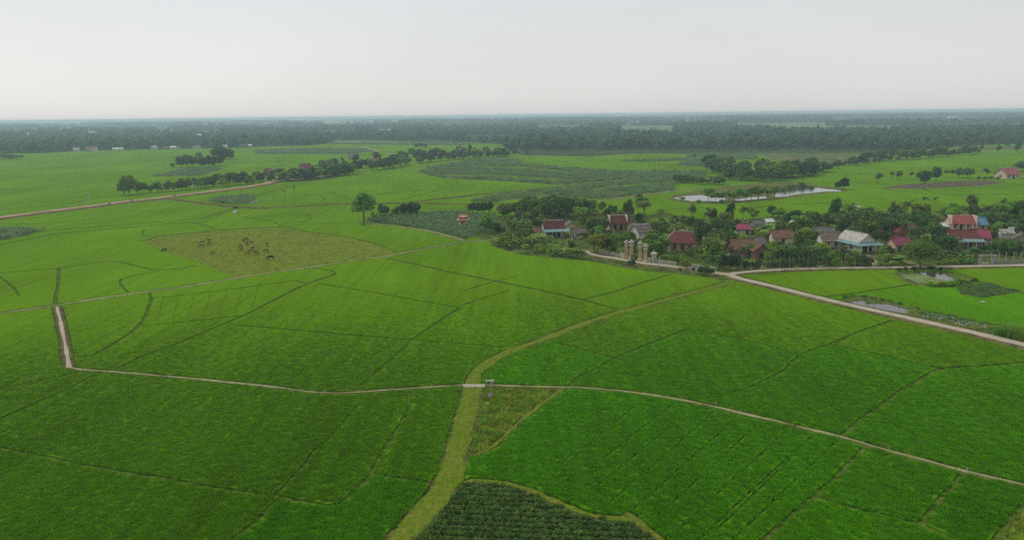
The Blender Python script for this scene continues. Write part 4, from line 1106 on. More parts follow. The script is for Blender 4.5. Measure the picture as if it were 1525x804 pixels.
# --- big hipped communal house
h = house('communal_house', 'big red hipped roof hall with ornamented ridge and brown doors', (1015, 374.3), -20, 8.6, 7.6, 3.2, 3.0, 'pinkw', 'red', 'hip', 1.35, 'hall', [('door', 'f', -2.3, 1.3, 2.3, .1, 'wood', 'pinkw'), ('door', 'f', .3, 1.3, 2.3, .1, 'wood', 'pinkw'), ('window', 'f', 2.8, 1.1, 1.4, .8, 'wood', 'white'), ('window', 'r', -2.2, .8, 1.3, .8), ('window', 'r', 1.2, .8, 1.3, .8)], 'stone', 6.4)
for x in (-4.2, -1.1, 1.6, 4.2): MB().lathe([(.24, 0), (.17, .25), (.16, 2.55), (.26, 2.8)], 8, (x, -4.7, -.1)).build('column', WM['white'], h)
for sx in (-1, 1):
    for sy in (-1, 1):
        MB().tube([(sx * 3.2, 0, 6.2), (sx * 4.6, sy * 2.6, 4.7), (sx * 5.6, sy * 5.1, 3.25), (sx * 5.95, sy * 5.4, 3.5)], [.16, .15, .15, .07], 6).build('hip_ridge', WM['stone'], h)
    MB().tube([(sx * 3.0, 0, 6.3), (sx * 3.4, 0, 6.75), (sx * 3.3, 0, 7.2), (sx * 2.9, 0, 7.3)], [.2, .17, .12, .05], 6).build('ridge_ornament', WM['stone'], h)
for x in (-1.2, 0, 1.2): MB().lathe([(.22, 6.2), (.28, 6.4), (.12, 6.6), (.2, 6.8), (.04, 7.1)], 7, (x, 0, 0)).build('ridge_ornament', WM['stone'], h)
# --- magenta roof
h = house('metal_roof_house', 'small house under a magenta sheet metal roof', (1108, 349), -6, 5.4, 5.2, 2.1, 1.7, 'white', 'pink', 'hip', .9, openings=[('door', 'f', 1.2, .9, 1.7, .05, 'dark_opening', 'white')], rl=3.0)
# --- terracotta house behind the two tall palms
h = house('village_house', 'terracotta house with old orange tiles behind two tall areca palms', (1110, 384), 5, 7.6, 6.4, 3.1, 2.5, 'terra', 'orange', openings=[('door', 'f', 1.6, 1.5, 2.2, .05, 'dark_opening', 'terra'), ('window', 'f', -1.4, 1.0, 1.2, .9, 'glass', 'cream'), ('window', 'l', 0, .9, 1.1, 1.0)], ridge='orange')
MB().box(1.2, -2.2, 4.15, 2.4, -1.3, 4.25).build('skylight', RM['white'], h)
house('porch_wing', 'terracotta gabled wing with a dark doorway beside the tall areca palms', (1134, 386), 97, 6.0, 4.6, 2.9, 1.8, 'terra', 'orange', anchor='l', openings=[('door', 'l', 0, 1.5, 2.0, .05, 'dark_opening', 'terra')])
house('grey_shed', 'grey roofed shed behind the terracotta house', (1127, 376), -4, 5.0, 4.0, 3.2, 1.4, 'greyw', 'darkgrey')
house('village_house', 'low long house with an orange tiled roof among bananas', (1166, 364), -3, 6.8, 5.4, 2.6, 2.0, 'cream', 'orange', openings=[('door', 'f', 0, 1.1, 1.9, .05, 'dark_opening', 'cream')])
house('grey_shed', 'dark grey shed right of the low orange tiled house', (1188, 362), 4, 3.4, 4.2, 2.4, 1.2, 'greyw', 'darkgrey')
# --- white house with brown grey roof
h = house('village_house', 'white house with a grey brown tiled roof and two windows', (1240, 370.5), -2, 7.0, 5.6, 3.0, 2.1, 'white', 'brown', openings=[('window', 'f', -1.7, 1.0, 1.3, .9), ('window', 'f', .9, 1.0, 1.3, .9), ('door', 'f', 2.8, .8, 2.0, .05, 'dark_opening', 'white')], ridge='brown')
for x in (-3.3, -.4, 2.0): MB().box(x - .12, -3.95, -.05, x + .12, -3.7, 2.75).build('column', WM['white'], h)
awning(h, -3.9, 3.9, -4.1, -2.82, 2.78, 3.05, 'brown', 0, 'porch_roof')
house('grey_shed', 'long dark grey shed roof behind the white house', (1228, 355), -14, 6.4, 4.2, 2.5, 1.3, 'greyw', 'darkgrey')
# --- big grey gable with teal awning
h = house('gabled_hall', 'big pale grey gabled house with a wrap-around teal awning', (1291, 376), 107, 10.6, 6.4, 3.7, 2.2, 'white', 'grey', over=.5, anchor='l', openings=[('door', 'l', .9, 1.6, 2.3, .05, 'dark_opening', 'blue'), ('door', 'l', -1.2, 1.2, 2.3, .05, 'dark_opening', 'terra'), ('window', 'b', -1.5, 1.0, 1.2, 1.0), ('window', 'b', 2.0, 1.0, 1.2, 1.0)], ridge='grey')
MB().slab((-8.0, 4.9, 2.75), (-8.0, -4.6, 2.75), (-5.32, -3.6, 3.5), (-5.32, 3.9, 3.5), .08).build('awning', RM['teal'], h)
MB().slab((4.6, 4.9, 2.75), (-8.0, 4.9, 2.747), (-5.32, 3.9, 3.497), (4.6, 3.22, 3.5), .08).build('awning', RM['teal'], h)
for y in (-4.2, -1.4, 1.6, 4.5): MB().box(-7.75, y - .08, -.05, -7.6, y + .08, 2.75).build('post', WM['white'], h)
# --- pink roofed house
h = house('village_house', 'cream house with a pinkish red sheet roof left of the broad tree', (1345, 375), 16, 6.4, 4.4, 2.6, 1.8, 'cream', 'pink', openings=[('door', 'f', -1.6, .9, 1.9, .05, 'dark_opening', 'cream'), ('window', 'l', 0, .8, 1.0, 1.0)])
house('brick_shed', 'orange brick shed glimpsed between the palms', (1307, 355), 6, 2.4, 3.0, 2.8, 1.0, 'terra', 'orange')
house('brick_house', 'small brick house with a red brown roof behind the palms', (1343, 355), 94, 4.0, 3.4, 2.4, 1.5, 'brick', 'red', anchor='l', openings=[('door', 'l', 0, .9, 1.7, .05, 'dark_opening', 'brick')])
house('brick_house', 'long brick house hidden behind the areca grove', (1368, 349), 2, 6.5, 4.0, 2.3, 1.3, 'brick', 'orange', openings=[('window', 'f', -1.5, .8, .9, .8), ('door', 'f', .8, .9, 1.8, .05, 'dark_opening', 'brick')])
# --- two storeys, red and blue roof
h = house('two_storey_house', 'two storey ochre house with a bright red roof and balcony', (1433, 355), -5, 8.4, 6.2, 5.6, 2.3, 'yellow', 'bright', openings=[('window', 'f', -2.9, 1.0, 1.4, 3.7, 'glass', 'white'), ('door', 'f', -.9, 1.1, 2.1, 3.1, 'dark_opening', 'white'), ('window', 'f', 1.4, 1.0, 1.4, 3.7, 'glass', 'white'), ('door', 'f', 0, 1.2, 2.1, .05, 'dark_opening', 'yellow'), ('window', 'l', 0, .9, 1.2, 3.8)], ridge='cream')
MB().box(-4.3, -4.35, 2.88, 4.3, -3.12, 3.02).build('balcony', WM['cream'], h)
for x in (-4.1, -1.9, .5, 2.8, 4.1): MB().box(x - .1, -4.3, 3.02, x + .1, -4.1, 5.4).build('column', WM['cream'], h)
for x in (-4.3, 4.3): MB().box(x - .15, -3.75, 5.05, x + .15, 0, 8.25).build('gable_parapet', WM['cream'], h)
house('blue_roof_wing', 'ochre wing with a blue sheet roof joined to the red two storey house', (1459, 354), -5, 4.4, 5.8, 5.0, 2.1, 'yellow', 'blue', openings=[('window', 'f', .6, .9, 1.2, 3.2)])
h = house('lean_to_shed', 'white sheet lean-to left of the two storey house', (1412, 354), -4, 3.4, 4.6, 4.2, .9, 'greyw', 'white')
# --- long red roofed house with teal awning
h = house('village_house', 'long red roofed house with ochre gable and a teal awning in front', (1436, 369), -7, 8.6, 6.0, 3.2, 2.3, 'pinkw', 'red', openings=[('door', 'f', 1.5, 1.5, 2.1, .05, 'dark_opening', 'terra'), ('door', 'f', -1.5, 1.4, 2.1, .05, 'dark_opening', 'terra')], ridge='red')
awning(h, -2.9, 5.6, -5.8, -3.3, 2.45, 3.1, 'teal', 4)
mb = MB(); mb.slab((-4.2, -4.4, 3.2), (-2.7, -4.4, 4.8), (-2.7, -.4, 4.8), (-4.2, -.4, 3.2), .12); mb.slab((-2.7, -4.4, 4.803), (-1.2, -4.4, 3.203), (-1.2, -.4, 3.203), (-2.7, -.4, 4.803), .12)
mb.build('dormer_roof', RM['red'], h); MB().add([(-4.0, -4.2, 3.15), (-1.4, -4.2, 3.15), (-2.7, -4.2, 4.6), (-4.0, -3.1, 3.15), (-1.4, -3.1, 3.15), (-2.7, -3.1, 4.6)], [(0, 1, 2), (5, 4, 3), (0, 2, 5, 3), (1, 4, 5, 2), (0, 3, 4, 1)]).build('dormer_gable', WM['yellow'], h)
h = house('village_house', 'magenta roofed hall with white porch columns right of the teal awning', (1459, 367), -12, 6.2, 6.4, 3.1, 2.2, 'pinkw', 'pink', openings=[('door', 'f', .8, 1.4, 2.1, .05, 'dark_opening', 'pinkw')])
for x in (.2, 1.6, 2.9): MB().lathe([(.2, 0), (.14, .2), (.14, 2.5), (.22, 2.7)], 8, (x, -4.6, -.1)).build('column', WM['white'], h)
awning(h, -.2, 3.3, -4.9, -3.25, 2.72, 3.2, 'red', 0, 'porch_roof')
h = house('village_house', 'grey weathered gabled house at the right edge of the village', (1521, 368), 62, 5.6, 4.8, 2.7, 1.7, 'greyw', 'brown', anchor='l', openings=[('window', 'l', 0, .9, 1.0, .9)])
house('grey_shed', 'small pale roofed shed just left of the grey gabled house', (1500, 356), -10, 4.0, 3.6, 2.2, 1.1, 'white', 'grey')
house('grey_shed', 'low grey roofed shed behind the magenta roof', (1131, 339), 10, 4.6, 4.0, 1.6, 1.0, 'greyw', 'darkgrey')
house('grey_shed', 'pale tin shed at the back of the banana gardens', (1147, 336), 10, 2.8, 3.0, 1.8, .8, 'white', 'white')
# --- temple in the far rice
h = house('temple', 'white walled temple with a red roof standing in the far rice', (1509, 266.5), 18, 12.5, 9.0, 3.5, 3.4, 'cream', 'bright', over=.9, cat='temple', openings=[('door', 'f', 0, 2.0, 2.6, .05, 'wood', 'cream'), ('window', 'f', -3.8, 1.5, 1.6, .9), ('window', 'f', 3.8, 1.5, 1.6, .9), ('window', 'l', 0, 1.5, 1.6, .9)], ridge='cream')
for sx in (-1, 1): MB().tube([(sx * 6.2, 0, 7.0), (sx * 6.9, 0, 7.6), (sx * 6.7, 0, 8.2)], [.3, .25, .08], 6).build('ridge_ornament', WM['cream'], h)

# --- houses by the dirt road, and in the tree belt
for nm, lab, px, rot, L, W, hw, hr, wl_, rf, an in (
    ('brick_house', 'orange gabled brick house left of the transformer pole', (397, 262), 80, 7, 4.6, 4.0, 1.6, 'brick', 'orange', 'l'),
    ('brick_house', 'orange gabled brick house right of the transformer pole', (433, 263.5), 75, 8, 5.2, 4.2, 2.0, 'terra', 'orange', 'l'),
    ('farm_house', 'pink roofed farmhouse at the back of the roadside trees', (454, 255), 4, 9, 6, 4.2, 2.2, 'pinkw', 'red', 'f'),
    ('farm_house', 'white gabled farmhouse with a faded red roof by the dirt road', (464, 260), 26, 10, 6.5, 4.2, 2.6, 'white', 'red', 'f'),
    ('farm_house', 'low brown roofed farmhouse at the west end of the tree belt', (526, 238), 2, 11, 7, 3.4, 2.4, 'greyw', 'brown', 'f'),
    ('farm_house', 'pink farmhouse half hidden in the tree belt', (553, 244), 5, 9, 6, 3.2, 2.0, 'pinkw', 'orange', 'f'),
    ('farm_house', 'red roofed farmhouse near the east end of the tree belt', (692, 230), 3, 14, 8, 4.5, 3.0, 'pinkw', 'brown', 'f'),
    ('farm_house', 'little white farmhouse under the tree belt', (715, 234.8), 3, 5, 4, 3.6, 1.4, 'farwhite', 'white', 'f'),
    ('farm_house', 'long white shed at the east tip of the tree belt', (748, 231), 3, 10, 6, 3.4, 1.4, 'farwhite', 'white', 'f')):
    house(nm, lab, px, rot, L, W, hw, hr, wl_, rf, anchor=an, openings=[('door', 'f' if an == 'f' else 'l', 0, 1.3, 2.0, .05, 'dark_opening', wl_)], z=.2)
p = P(582.5, 244, .2); r_ = empty('tower_house', p, R(8)); tag(r_, 'narrow cream tower house rising out of the tree belt', 'house'); FOOT.append((p.x, p.y, 3))
mb = MB().box(-2.2, -2.4, 0, 2.2, 2.4, 9.5); mb.build('wall', WM['cream'], r_); MB().box(-2.6, -2.8, 9.5, 2.6, 2.8, 9.8).build('roof_slab', WM['white'], r_); MB().box(-1.2, -1.2, 9.8, 1.2, 1.2, 11.4).build('stair_head', WM['pinkw'], r_)
for z_ in (1.2, 4.2, 7.0):
    f = MB().box(-.9, -2.46, z_, .9, -2.38, z_ + 1.6).build('window', WM['white'], r_); MB().box(-.75, -2.49, z_ + .1, .75, -2.46, z_ + 1.5).build('pane', M['glass'], f)
# far buildings along and inside the forest
FAR = [(113.5, 226.5, 8, 5, 4, 2, 'farwhite', 'grey', 'grey roofed house at the forest edge behind the west paddies'), (135, 226, 14, 8, 4.5, 3, 'cream', 'thatch', 'cream house with a brown roof at the forest edge'),
       (130, 226.5, 5, 4, 3, 1.5, 'pinkw', 'orange', 'tiny pink shed beside the cream forest edge house'), (175, 224.3, 15, 6, 2.6, 1.2, 'farwhite', 'white', 'long low white shed at the forest edge'), (229, 223.8, 7, 7, 5.4, .6, 'farwhite', 'white', 'white box shaped building at the forest edge'),
       (249, 223, 9, 6, 3, 1.8, 'brick', 'thatch', 'brown roofed house right of the white box building'), (257.5, 223, 8, 6, 3.6, 1.6, 'farwhite', 'white', 'white roofed house in the row at the forest edge'), (264, 222.5, 6, 5, 2.6, 1.4, 'pinkw', 'brown', 'small brown roofed house ending the forest edge row'),
       (291.5, 222.5, 10, 7, 4, 2, 'cream', 'thatch', 'cream house with dark roof at the forest edge by the clump'), (333, 221.5, 10, 6, 3.6, 1.8, 'farwhite', 'grey', 'pale house at the forest edge behind the tree clump'), (362, 220, 8, 5, 3.2, 1.6, 'brick', 'orange', 'orange house at the forest edge above the fields'), (372, 219.6, 6, 5, 3.5, 1.2, 'farwhite', 'white', 'small white house right of the orange forest edge house')]
for x, y, L, W, hw, hr, wl_, rf, lab in FAR:
    house('far_house', lab, (x, y), random.uniform(-8, 8), L, W, hw, hr, wl_, rf, z=.05, over=.4, openings=[('window', 'f', -L * .25, 1.4, 1.3, 1.0), ('door', 'f', L * .15, 1.4, 2, .05, 'dark_opening', wl_)])
def block(px, w, d, h, lab, spires=0, tower=0, mat='farwhite', roof='white', gable=2.0):
    p = P(px[0], px[1], 0); r_ = empty('far_building', p, R(random.uniform(-10, 10))); tag(r_, lab, 'building')
    MB().box(-w / 2, 0, 0, w / 2, d, h).build('wall', WM[mat], r_)
    rb = MB(); x = w / 2 + .5; rb.slab((-x, -.5, h + .1), (x, -.5, h + .1), (x, d / 2, h + gable + .1), (-x, d / 2, h + gable + .1), .2); rb.slab((x, d + .5, h + .1), (-x, d + .5, h + .1), (-x, d / 2 + .01, h + gable + .1), (x, d / 2 + .01, h + gable + .1), .2); rb.build('roof', RM[roof], r_)
    for i in range(max(2, int(w // 5))):
        xx = -w / 2 + (i + .5) * w / max(2, int(w // 5))
        for st in range(max(1, int(h // 4))):
            f = MB().box(xx - .9, -.12, 1.2 + 3.6 * st, xx + .9, .02, 2.9 + 3.6 * st).build('window', WM['white'], r_); MB().box(xx - .75, -.16, 1.35 + 3.6 * st, xx + .75, -.12, 2.75 + 3.6 * st).build('pane', M['glass'], f)
    for k in range(spires):
        xx = (-1 + 2 * k) * w * .32 if spires > 1 else 0
        MB().lathe([(2.0, 0), (2.0, h + 5), (2.3, h + 5.2), (.1, h + 13)], 4, (xx, -1.2, 0), True).build('spire', WM[mat], r_)
    FOOT.append((p.x, p.y + d / 2, w * .6))
    return r_
block((45.5, 208), 14, 10, 12, 'white building standing alone in the hazy west forest', gable=5)
block((136.5, 204.5), 16, 16, 13, 'pale church with two spires in the west forest', spires=2)
for i, (x, y, w, h_, lab) in enumerate([(93, 198.5, 26, 15, 'pale town block left of the far pair of towers'), (102.5, 198.5, 16, 18, 'tall pale town block beside the far towers'), (79, 199, 30, 11, 'long low pale town building in the west forest'), (18, 199.5, 40, 9, 'long pale roof near the left end of the forest'),
    (212, 203.5, 34, 9, 'pale roof in the forest above the long white shed'), (256, 200, 16, 11, 'small white house deep in the forest above the white box'), (296, 207.5, 12, 9, 'small pale house among trees above the roadside clump'), (471, 195, 22, 12, 'white house in the forest above the field bands'),
    (575, 200.5, 26, 11, 'white building in the forest above the dirt track'), (622, 198, 22, 9, 'pale roof in the forest right of the white building'), (705, 196.5, 18, 9, 'small pale building above the tree belt end'), (948, 187.5, 60, 14, 'wide pinkish building beyond the far clearing'),
    (832, 182.5, 40, 16, 'tiny white block near the tall mast'), (1336, 193.5, 12, 11, 'white house in the eastern forest'), (1327, 195, 9, 9, 'tiny pale house beside the white eastern forest house'), (1420, 178.5, 40, 14, 'tiny pale block on the eastern horizon'), (1381, 176.5, 40, 16, 'faint white block on the eastern horizon')]):
    block((x, y), w, w * .5, h_, lab, mat='pinkw' if 'pinkish' in lab else 'farwhite')
# masts
M['steel'] = simple_mat('mast_steel', (.22, .20, .20), .6, .1, 1.0)
for (x, y, h_, lab) in ((812, 187.5, 44, 'tall thin lattice mast above the central forest'), (625.5, 181, 45, 'thin lattice mast on the central horizon'), (138.5, 187, 40, 'lattice mast on the hazy western horizon'), (93.5, 184.5, 38, 'short faint mast left of the western mast'), (1057, 176.5, 45, 'faint mast on the horizon above the village')):
    p = P(x, y, 0); r_ = empty('lattice_mast', p); tag(r_, lab, 'mast', 'telecom masts')
    w0, w1 = 2.6, .7
    for sx in (-1, 1):
        for sy in (-1, 1): MB().tube([(sx * w0, sy * w0, -.2), (sx * w1, sy * w1, h_ * .92)], [.34, .22], 4).build('leg', M['steel'], r_)
    mb = MB(); nl = 12
    for i in range(nl):
        t0, t1 = i / nl, (i + 1) / nl; a0 = w0 + (w1 - w0) * t0; a1 = w0 + (w1 - w0) * t1; z0, z1 = t0 * h_ * .92, t1 * h_ * .92
        for (sx, sy, ux, uy) in ((-1, -1, 1, -1), (1, -1, 1, 1), (1, 1, -1, 1), (-1, 1, -1, -1)): mb.tube([(sx * a0, sy * a0, z0), (ux * a1, uy * a1, z1)], [.16, .16], 4)
    mb.build('bracing', M['steel'], r_); MB().tube([(0, 0, h_ * .9), (0, 0, h_)], [.25, .12], 5).build('antenna', M['steel'], r_)
# ================================================================== trees one can tell apart
DESC = {'dense': ('broadleaf_tree', 'dense dark green tree', 'tree'), 'deep': ('broadleaf_tree', 'blackish green leafy tree', 'tree'), 'fresh': ('broadleaf_tree', 'bright green tree', 'tree'), 'mid': ('broadleaf_tree', 'leafy green tree', 'tree'),
        'stemmed': ('broadleaf_tree', 'clear stemmed green tree', 'tree'), 'loose': ('sparse_tree', 'thin olive tree', 'tree'), 'feather': ('feathery_tree', 'flat topped feathery tree', 'tree'), 'tall': ('tall_tree', 'tall narrow dark tree', 'tree'), 'bush': ('bush', 'green bush', 'bush'), 'shrub': ('shrub', 'bright green shrub', 'shrub'),
        'darkbush': ('bush', 'dark green bush', 'bush'), 'wood': ('woodland_tree', 'bluish green tree', 'tree'), 'yellow': ('broadleaf_tree', 'yellow green round crowned tree', 'tree'), 'lone': ('broadleaf_tree', 'tall round crowned tree with bare trunk', 'tree'),
        'spread': ('broadleaf_tree', 'broad spreading green tree', 'tree'), 'bare': ('bare_tree', 'thin nearly leafless tree', 'tree'), 'topiary': ('clipped_tree', 'small clipped round tree', 'tree'),
        'areca': ('areca_palm', 'slender areca palm', 'palm'), 'young_palm': ('young_palm', 'short young palm', 'palm'), 'coconut': ('coconut_palm', 'coconut palm', 'palm'), 'banana': ('banana_plant', 'banana clump', 'banana plant')}
PLANTS = []      # (kind, ground point, height m, width factor, place, name override)
def plant(kind, x, y, hpx, place, wf=1.0, name=None, z=YARD, hm=None):
    p = P(x, y, z); PLANTS.append((kind, p, hm if hm else hpx * pxm(x, y, z), wf, place, name))
def many(kind, lst, place, wf=1.0, name=None, z=YARD):
    for e in lst: plant(kind, e[0], e[1], e[2], place, e[3] if len(e) > 3 else wf, name, z)

# lone trees and small groups out in the rice
plant('lone', 542, 331, 45, 'standing alone at the tip of the corn plot', 1.05, z=.4)
plant('bush', 557, 327, 12, 'under the lone round crowned tree', .7)
many('deep', [(572, 324, 21, 1.0), (612, 322, 22, .95), (602, 322, 20, .8), (621, 321, 20, .8)], 'beside the shrine corn plot')
plant('bush', 590, 322, 15, 'between the two dark trees of the corn plot', .8)
many('deep', [(703, 318, 17, .95), (712, 318.5, 18, .95), (721, 318, 18, .95), (729, 317, 17, .95)], 'in the boxy clump behind the shrine')
plant('mid', 724, 348, 31, 'just right of the shrine', .95); plant('deep', 741, 351, 20, 'right of the shrine by the footpath', 1.0); plant('mid', 733, 346, 18, 'right of the shrine', .9)
plant('bush', 541, 336, 5, 'at the foot of the lone round crowned tree', 1, z=.4)
many('bare', [(424, 303, 22), (438.5, 303.5, 27)], 'standing in the rice before the dirt road', 1.0, z=.3)
many('feather', [(638, 254, 8, .8)], 'alone at the corner of the far corn', z=.3)
# grove above the teal awning house
GR = 'in the grove behind the teal awning house'
many('dense', [(783, 327, 32), (800, 331, 37), (831, 327, 35), (858, 322, 28), (757, 321, 17), (878, 319, 22)], GR, 1.15)
many('deep', [(815, 330, 37), (846, 325, 32), (768, 321, 20), (870, 320, 25), (792, 324, 33), (823, 322, 33)], GR, 1.15)
many('mid', [(776, 333, 18), (760, 334, 15)], 'left of the teal awning house', 1.1)
plant('fresh', 886, 321, 10, 'in the little clearing beside the grove', 1.2); plant('mid', 895, 317, 18, 'at the right end of the grove', .9)
plant('dense', 887, 350, 27, 'right of the brown shed', 1.25); plant('deep', 899, 346, 22, 'right of the brown shed', 1.1); plant('mid', 868, 338, 17, 'right of the brown shed', 1.1)
plant('dense', 911, 327, 22, 'behind the ochre columned house', .9); plant('deep', 904, 328, 18, 'behind the ochre columned house', .9); plant('loose', 939, 329, 24, 'behind the ochre columned house', 1.15); plant('mid', 926, 326, 14, 'behind the ochre columned house')
plant('deep', 950, 309.5, 15, 'alone in the rice behind the ochre columned house', 1.0, z=.3); plant('deep', 951, 333, 16, 'behind the brown roofed white house')
many('darkbush', [(750, 349, 12), (770, 354, 19), (776, 345, 14), (790, 352, 10), (797, 359, 9), (812, 367, 8)], 'in the garden left of the teal awning house')
many('banana', [(741, 366, 14), (748, 368, 15), (755, 371, 15), (762, 369, 17), (768, 364, 14), (759, 361, 13)], 'at the garden corner by the footpath', 1.1)
many('banana', [(782, 366, 15), (790, 368, 17), (798, 364, 17), (804, 361, 15), (787, 359, 14)], 'in front of the orange annex', 1.1)
many('banana', [(826, 379, 17), (834, 382, 17), (843, 383, 16), (851, 385, 18), (858, 386, 18), (866, 386, 17), (848, 377, 16), (840, 374, 15), (828, 370, 13)], 'in front of the teal awning house', 1.1)
many('shrub', [(815, 374, 9), (806, 377, 8), (795, 377, 7), (785, 379, 7), (820, 383, 7)], 'on the field edge before the teal awning house')
plant('young_palm', 850, 357, 14, 'in the yard of the teal awning house')
plant('yellow', 885, 379, 31, 'by the end of the gate road')
many('mid', [(905, 364, 15), (918, 366, 16), (928, 369, 15)], 'in the garden left of the gate', .9); many('fresh', [(911, 372, 10), (922, 357, 11), (899, 368, 10)], 'in the garden left of the gate', .9)
many('deep', [(962, 371, 18), (971, 373, 20), (980, 363, 20), (968, 361, 16)], 'between the gate and the hipped hall', .95)
many('mid', [(950, 369, 14), (944, 366, 11)], 'right behind the gate pillars', .9)
plant('topiary', 987, 378, 20, 'at the corner of the hipped hall', 1.0); many('shrub', [(983, 384, 8), (993, 386, 8), (1003, 388, 9), (1013, 389, 9), (976, 384, 7)], 'in the flower bed behind the balustrade')
many('banana', [(966, 347, 15), (972, 349, 17), (979, 346, 17), (985, 344, 17), (992, 345, 16), (983, 338, 15), (975, 339, 14), (998, 340, 15)], 'in the banana patch left of the hipped hall', 1.1)
plant('feather', 984, 330, 20, 'in the rice edge behind the banana patch', .8); many('dense', [(1004, 338, 17), (1028, 341, 20), (1040, 345, 20), (1018, 336, 16)], 'behind the hipped hall', 1.05)
plant('loose', 1060, 339, 31, 'between the hipped hall and the magenta roof', 1.25); many('dense', [(1079, 343, 28), (1068, 347, 22), (1088, 350, 20)], 'between the hipped hall and the magenta roof', 1.1); plant('deep', 1052, 351, 20, 'right of the hipped hall')
many('fresh', [(1056, 383, 18), (1066, 380, 18), (1077, 378, 18), (1048, 390, 16)], 'in the garden right of the hipped hall', 1.0); many('mid', [(1062, 394, 15), (1045, 380, 14)], 'in the garden right of the hipped hall')
many('deep', [(1080, 401, 24), (1089, 402, 26), (1097, 402, 24), (1073, 402, 18), (1109, 402, 15), (1118, 401, 13), (1126, 402, 12)], 'in the dark thicket at the road junction', .95)
plant('topiary', 1021, 401.5, 14, 'in front of the balustrade', 1.15); plant('loose', 1009, 399, 17, 'leaning over the balustrade', .9); many('darkbush', [(1043, 409, 13), (1051, 410.5, 15), (1058, 411, 12), (1032, 404, 6), (1013, 404, 6)], 'on the rice side of the junction', .9)
many('darkbush', [(942, 397, 12), (937, 396, 9)], 'on the verge before the gate', .8); plant('loose', 941, 393, 15, 'on the verge before the gate', .5)
# areca gardens along the front road
many('areca', [(1105, 406.5, 43), (1118, 405.5, 46)], 'standing at the roadside before the terracotta house', 1.0)
many('areca', [(1146.5, 401, 33), (1161, 400, 36), (1175.5, 398.5, 34), (1181, 398, 30), (1189, 398, 32), (1203, 398.5, 34), (1217.5, 399, 32), (1153, 398, 33), (1168, 395, 32), (1196, 395, 33), (1210, 396, 32)], 'in the roadside palm row', 1.15)
many('mid', [(1146, 394, 26), (1158, 392, 30), (1171, 391, 28), (1186, 391, 26), (1200, 393, 27), (1212, 393, 25)], 'in the roadside palm garden', .85); many('fresh', [(1152, 385, 26), (1150, 377, 18), (1163, 376, 15)], 'in the roadside palm garden', .9); many('dense', [(1178, 388, 26), (1193, 389, 28), (1206, 384, 28), (1188, 376, 22)], 'in the roadside palm garden', .9)
plant('deep', 1130, 402, 19, 'at the terracotta house driveway', .7)
many('banana', [(1137, 358, 16), (1144, 356, 17), (1152, 352, 17), (1160, 348, 16), (1148, 346, 15), (1138, 347, 14), (1168, 344, 14), (1129, 352, 14)], 'in the gardens behind the terracotta house', 1.15)
many('banana', [(1182, 356, 16), (1189, 358, 17), (1197, 355, 18), (1205, 353, 17), (1212, 356, 16), (1192, 347, 15), (1202, 346, 15)], 'in the gardens left of the long grey shed', 1.15)
many('dense', [(1184, 336, 24), (1204, 336, 22), (1171, 336, 18)], 'at the back of the banana gardens', 1.0); many('deep', [(1194, 338, 20), (1214, 341, 16)], 'at the back of the banana gardens', 1.1)
plant('tall', 1242, 338, 45, 'rising behind the white house', 1.15); plant('dense', 1233, 341, 25, 'behind the white house', 1.1); many('loose', [(1272, 341, 28, 1.5)], 'behind the grey gabled house'); many('deep', [(1258, 344, 20), (1286, 343, 22)], 'behind the grey gabled house', 1.1)
PG = 'in the tall areca grove behind the pink roof'
many('areca', [(1294, 346, 28), (1299, 345, 30), (1304, 347, 30), (1309, 344, 28), (1314, 346, 31), (1319, 344, 29), (1324, 347, 31), (1329, 345, 30), (1334, 347, 29), (1339, 344, 27), (1312, 351, 30), (1322, 352, 28), (1331, 353, 28), (1345, 346, 28)], PG, 1.25)
many('deep', [(1296, 353, 20), (1316, 352, 22), (1334, 352, 22), (1301, 362, 17), (1318, 363, 17)], 'under the areca grove behind the pink roof', 1.0)
plant('coconut', 1350, 338, 42, 'towering over the areca grove', 1.0); plant('coconut', 1337, 340, 30, 'left of the tallest coconut palm', .9); many('mid', [(1370, 336, 33), (1362, 339, 25)], 'right of the coconut palms', .95)
many('dense', [(1384, 346, 27), (1376, 352, 25), (1394, 348, 24), (1402, 356, 20)], 'left of the two storey house', 1.1); many('deep', [(1398, 371, 26), (1407, 376, 28), (1417, 380, 24), (1390, 360, 18)], 'left of the red roofed house', 1.05)
many('feather', [(1424, 331, 29), (1456, 327, 18), (1410, 329, 22)], 'behind the two storey house', 1.15)
RG = 'in the big grove at the right edge'
many('feather', [(1483, 337, 37), (1503, 335, 37), (1521, 336, 38)], RG, 1.15); many('dense', [(1475, 340, 26), (1492, 345, 28), (1511, 347, 28), (1524, 350, 26)], RG, 1.05); many('mid', [(1470, 349, 20), (1484, 352, 22), (1500, 350, 20), (1478, 360, 18)], RG, 1.0); many('areca', [(1490, 356, 26), (1512, 358, 27), (1507, 352, 26)], RG, 1.2)
plant('spread', 1371, 400, 43, 'leaning over the front road', 1.08)
many('fresh', [(1226, 386, 26, .75), (1256, 393, 20), (1249, 386, 16), (1238, 393, 18)], 'in the garden of the white house', .85); many('mid', [(1264, 396, 20), (1231, 395, 20), (1245, 397, 16), (1272, 392, 18)], 'in the garden of the white house', .85)
many('areca', [(1218, 400, 22), (1231, 399, 20), (1253, 398.5, 22), (1273, 398.5, 24), (1295, 398.5, 18), (1309, 399.5, 16)], 'along the road before the grey gabled house', .9)
many('darkbush', [(1281, 396, 13), (1288, 397, 14), (1295, 396, 12), (1285, 389, 11)], 'left of the driveway of the grey gabled house', 1.0)
many('mid', [(1315, 386, 20), (1327, 384, 16), (1322, 394, 14)], 'right of the driveway of the grey gabled house', .9); many('shrub', [(1312, 397, 8), (1320, 398, 8), (1331, 397, 9), (1341, 397, 8), (1336, 391, 10)], 'in the low garden by the driveway')
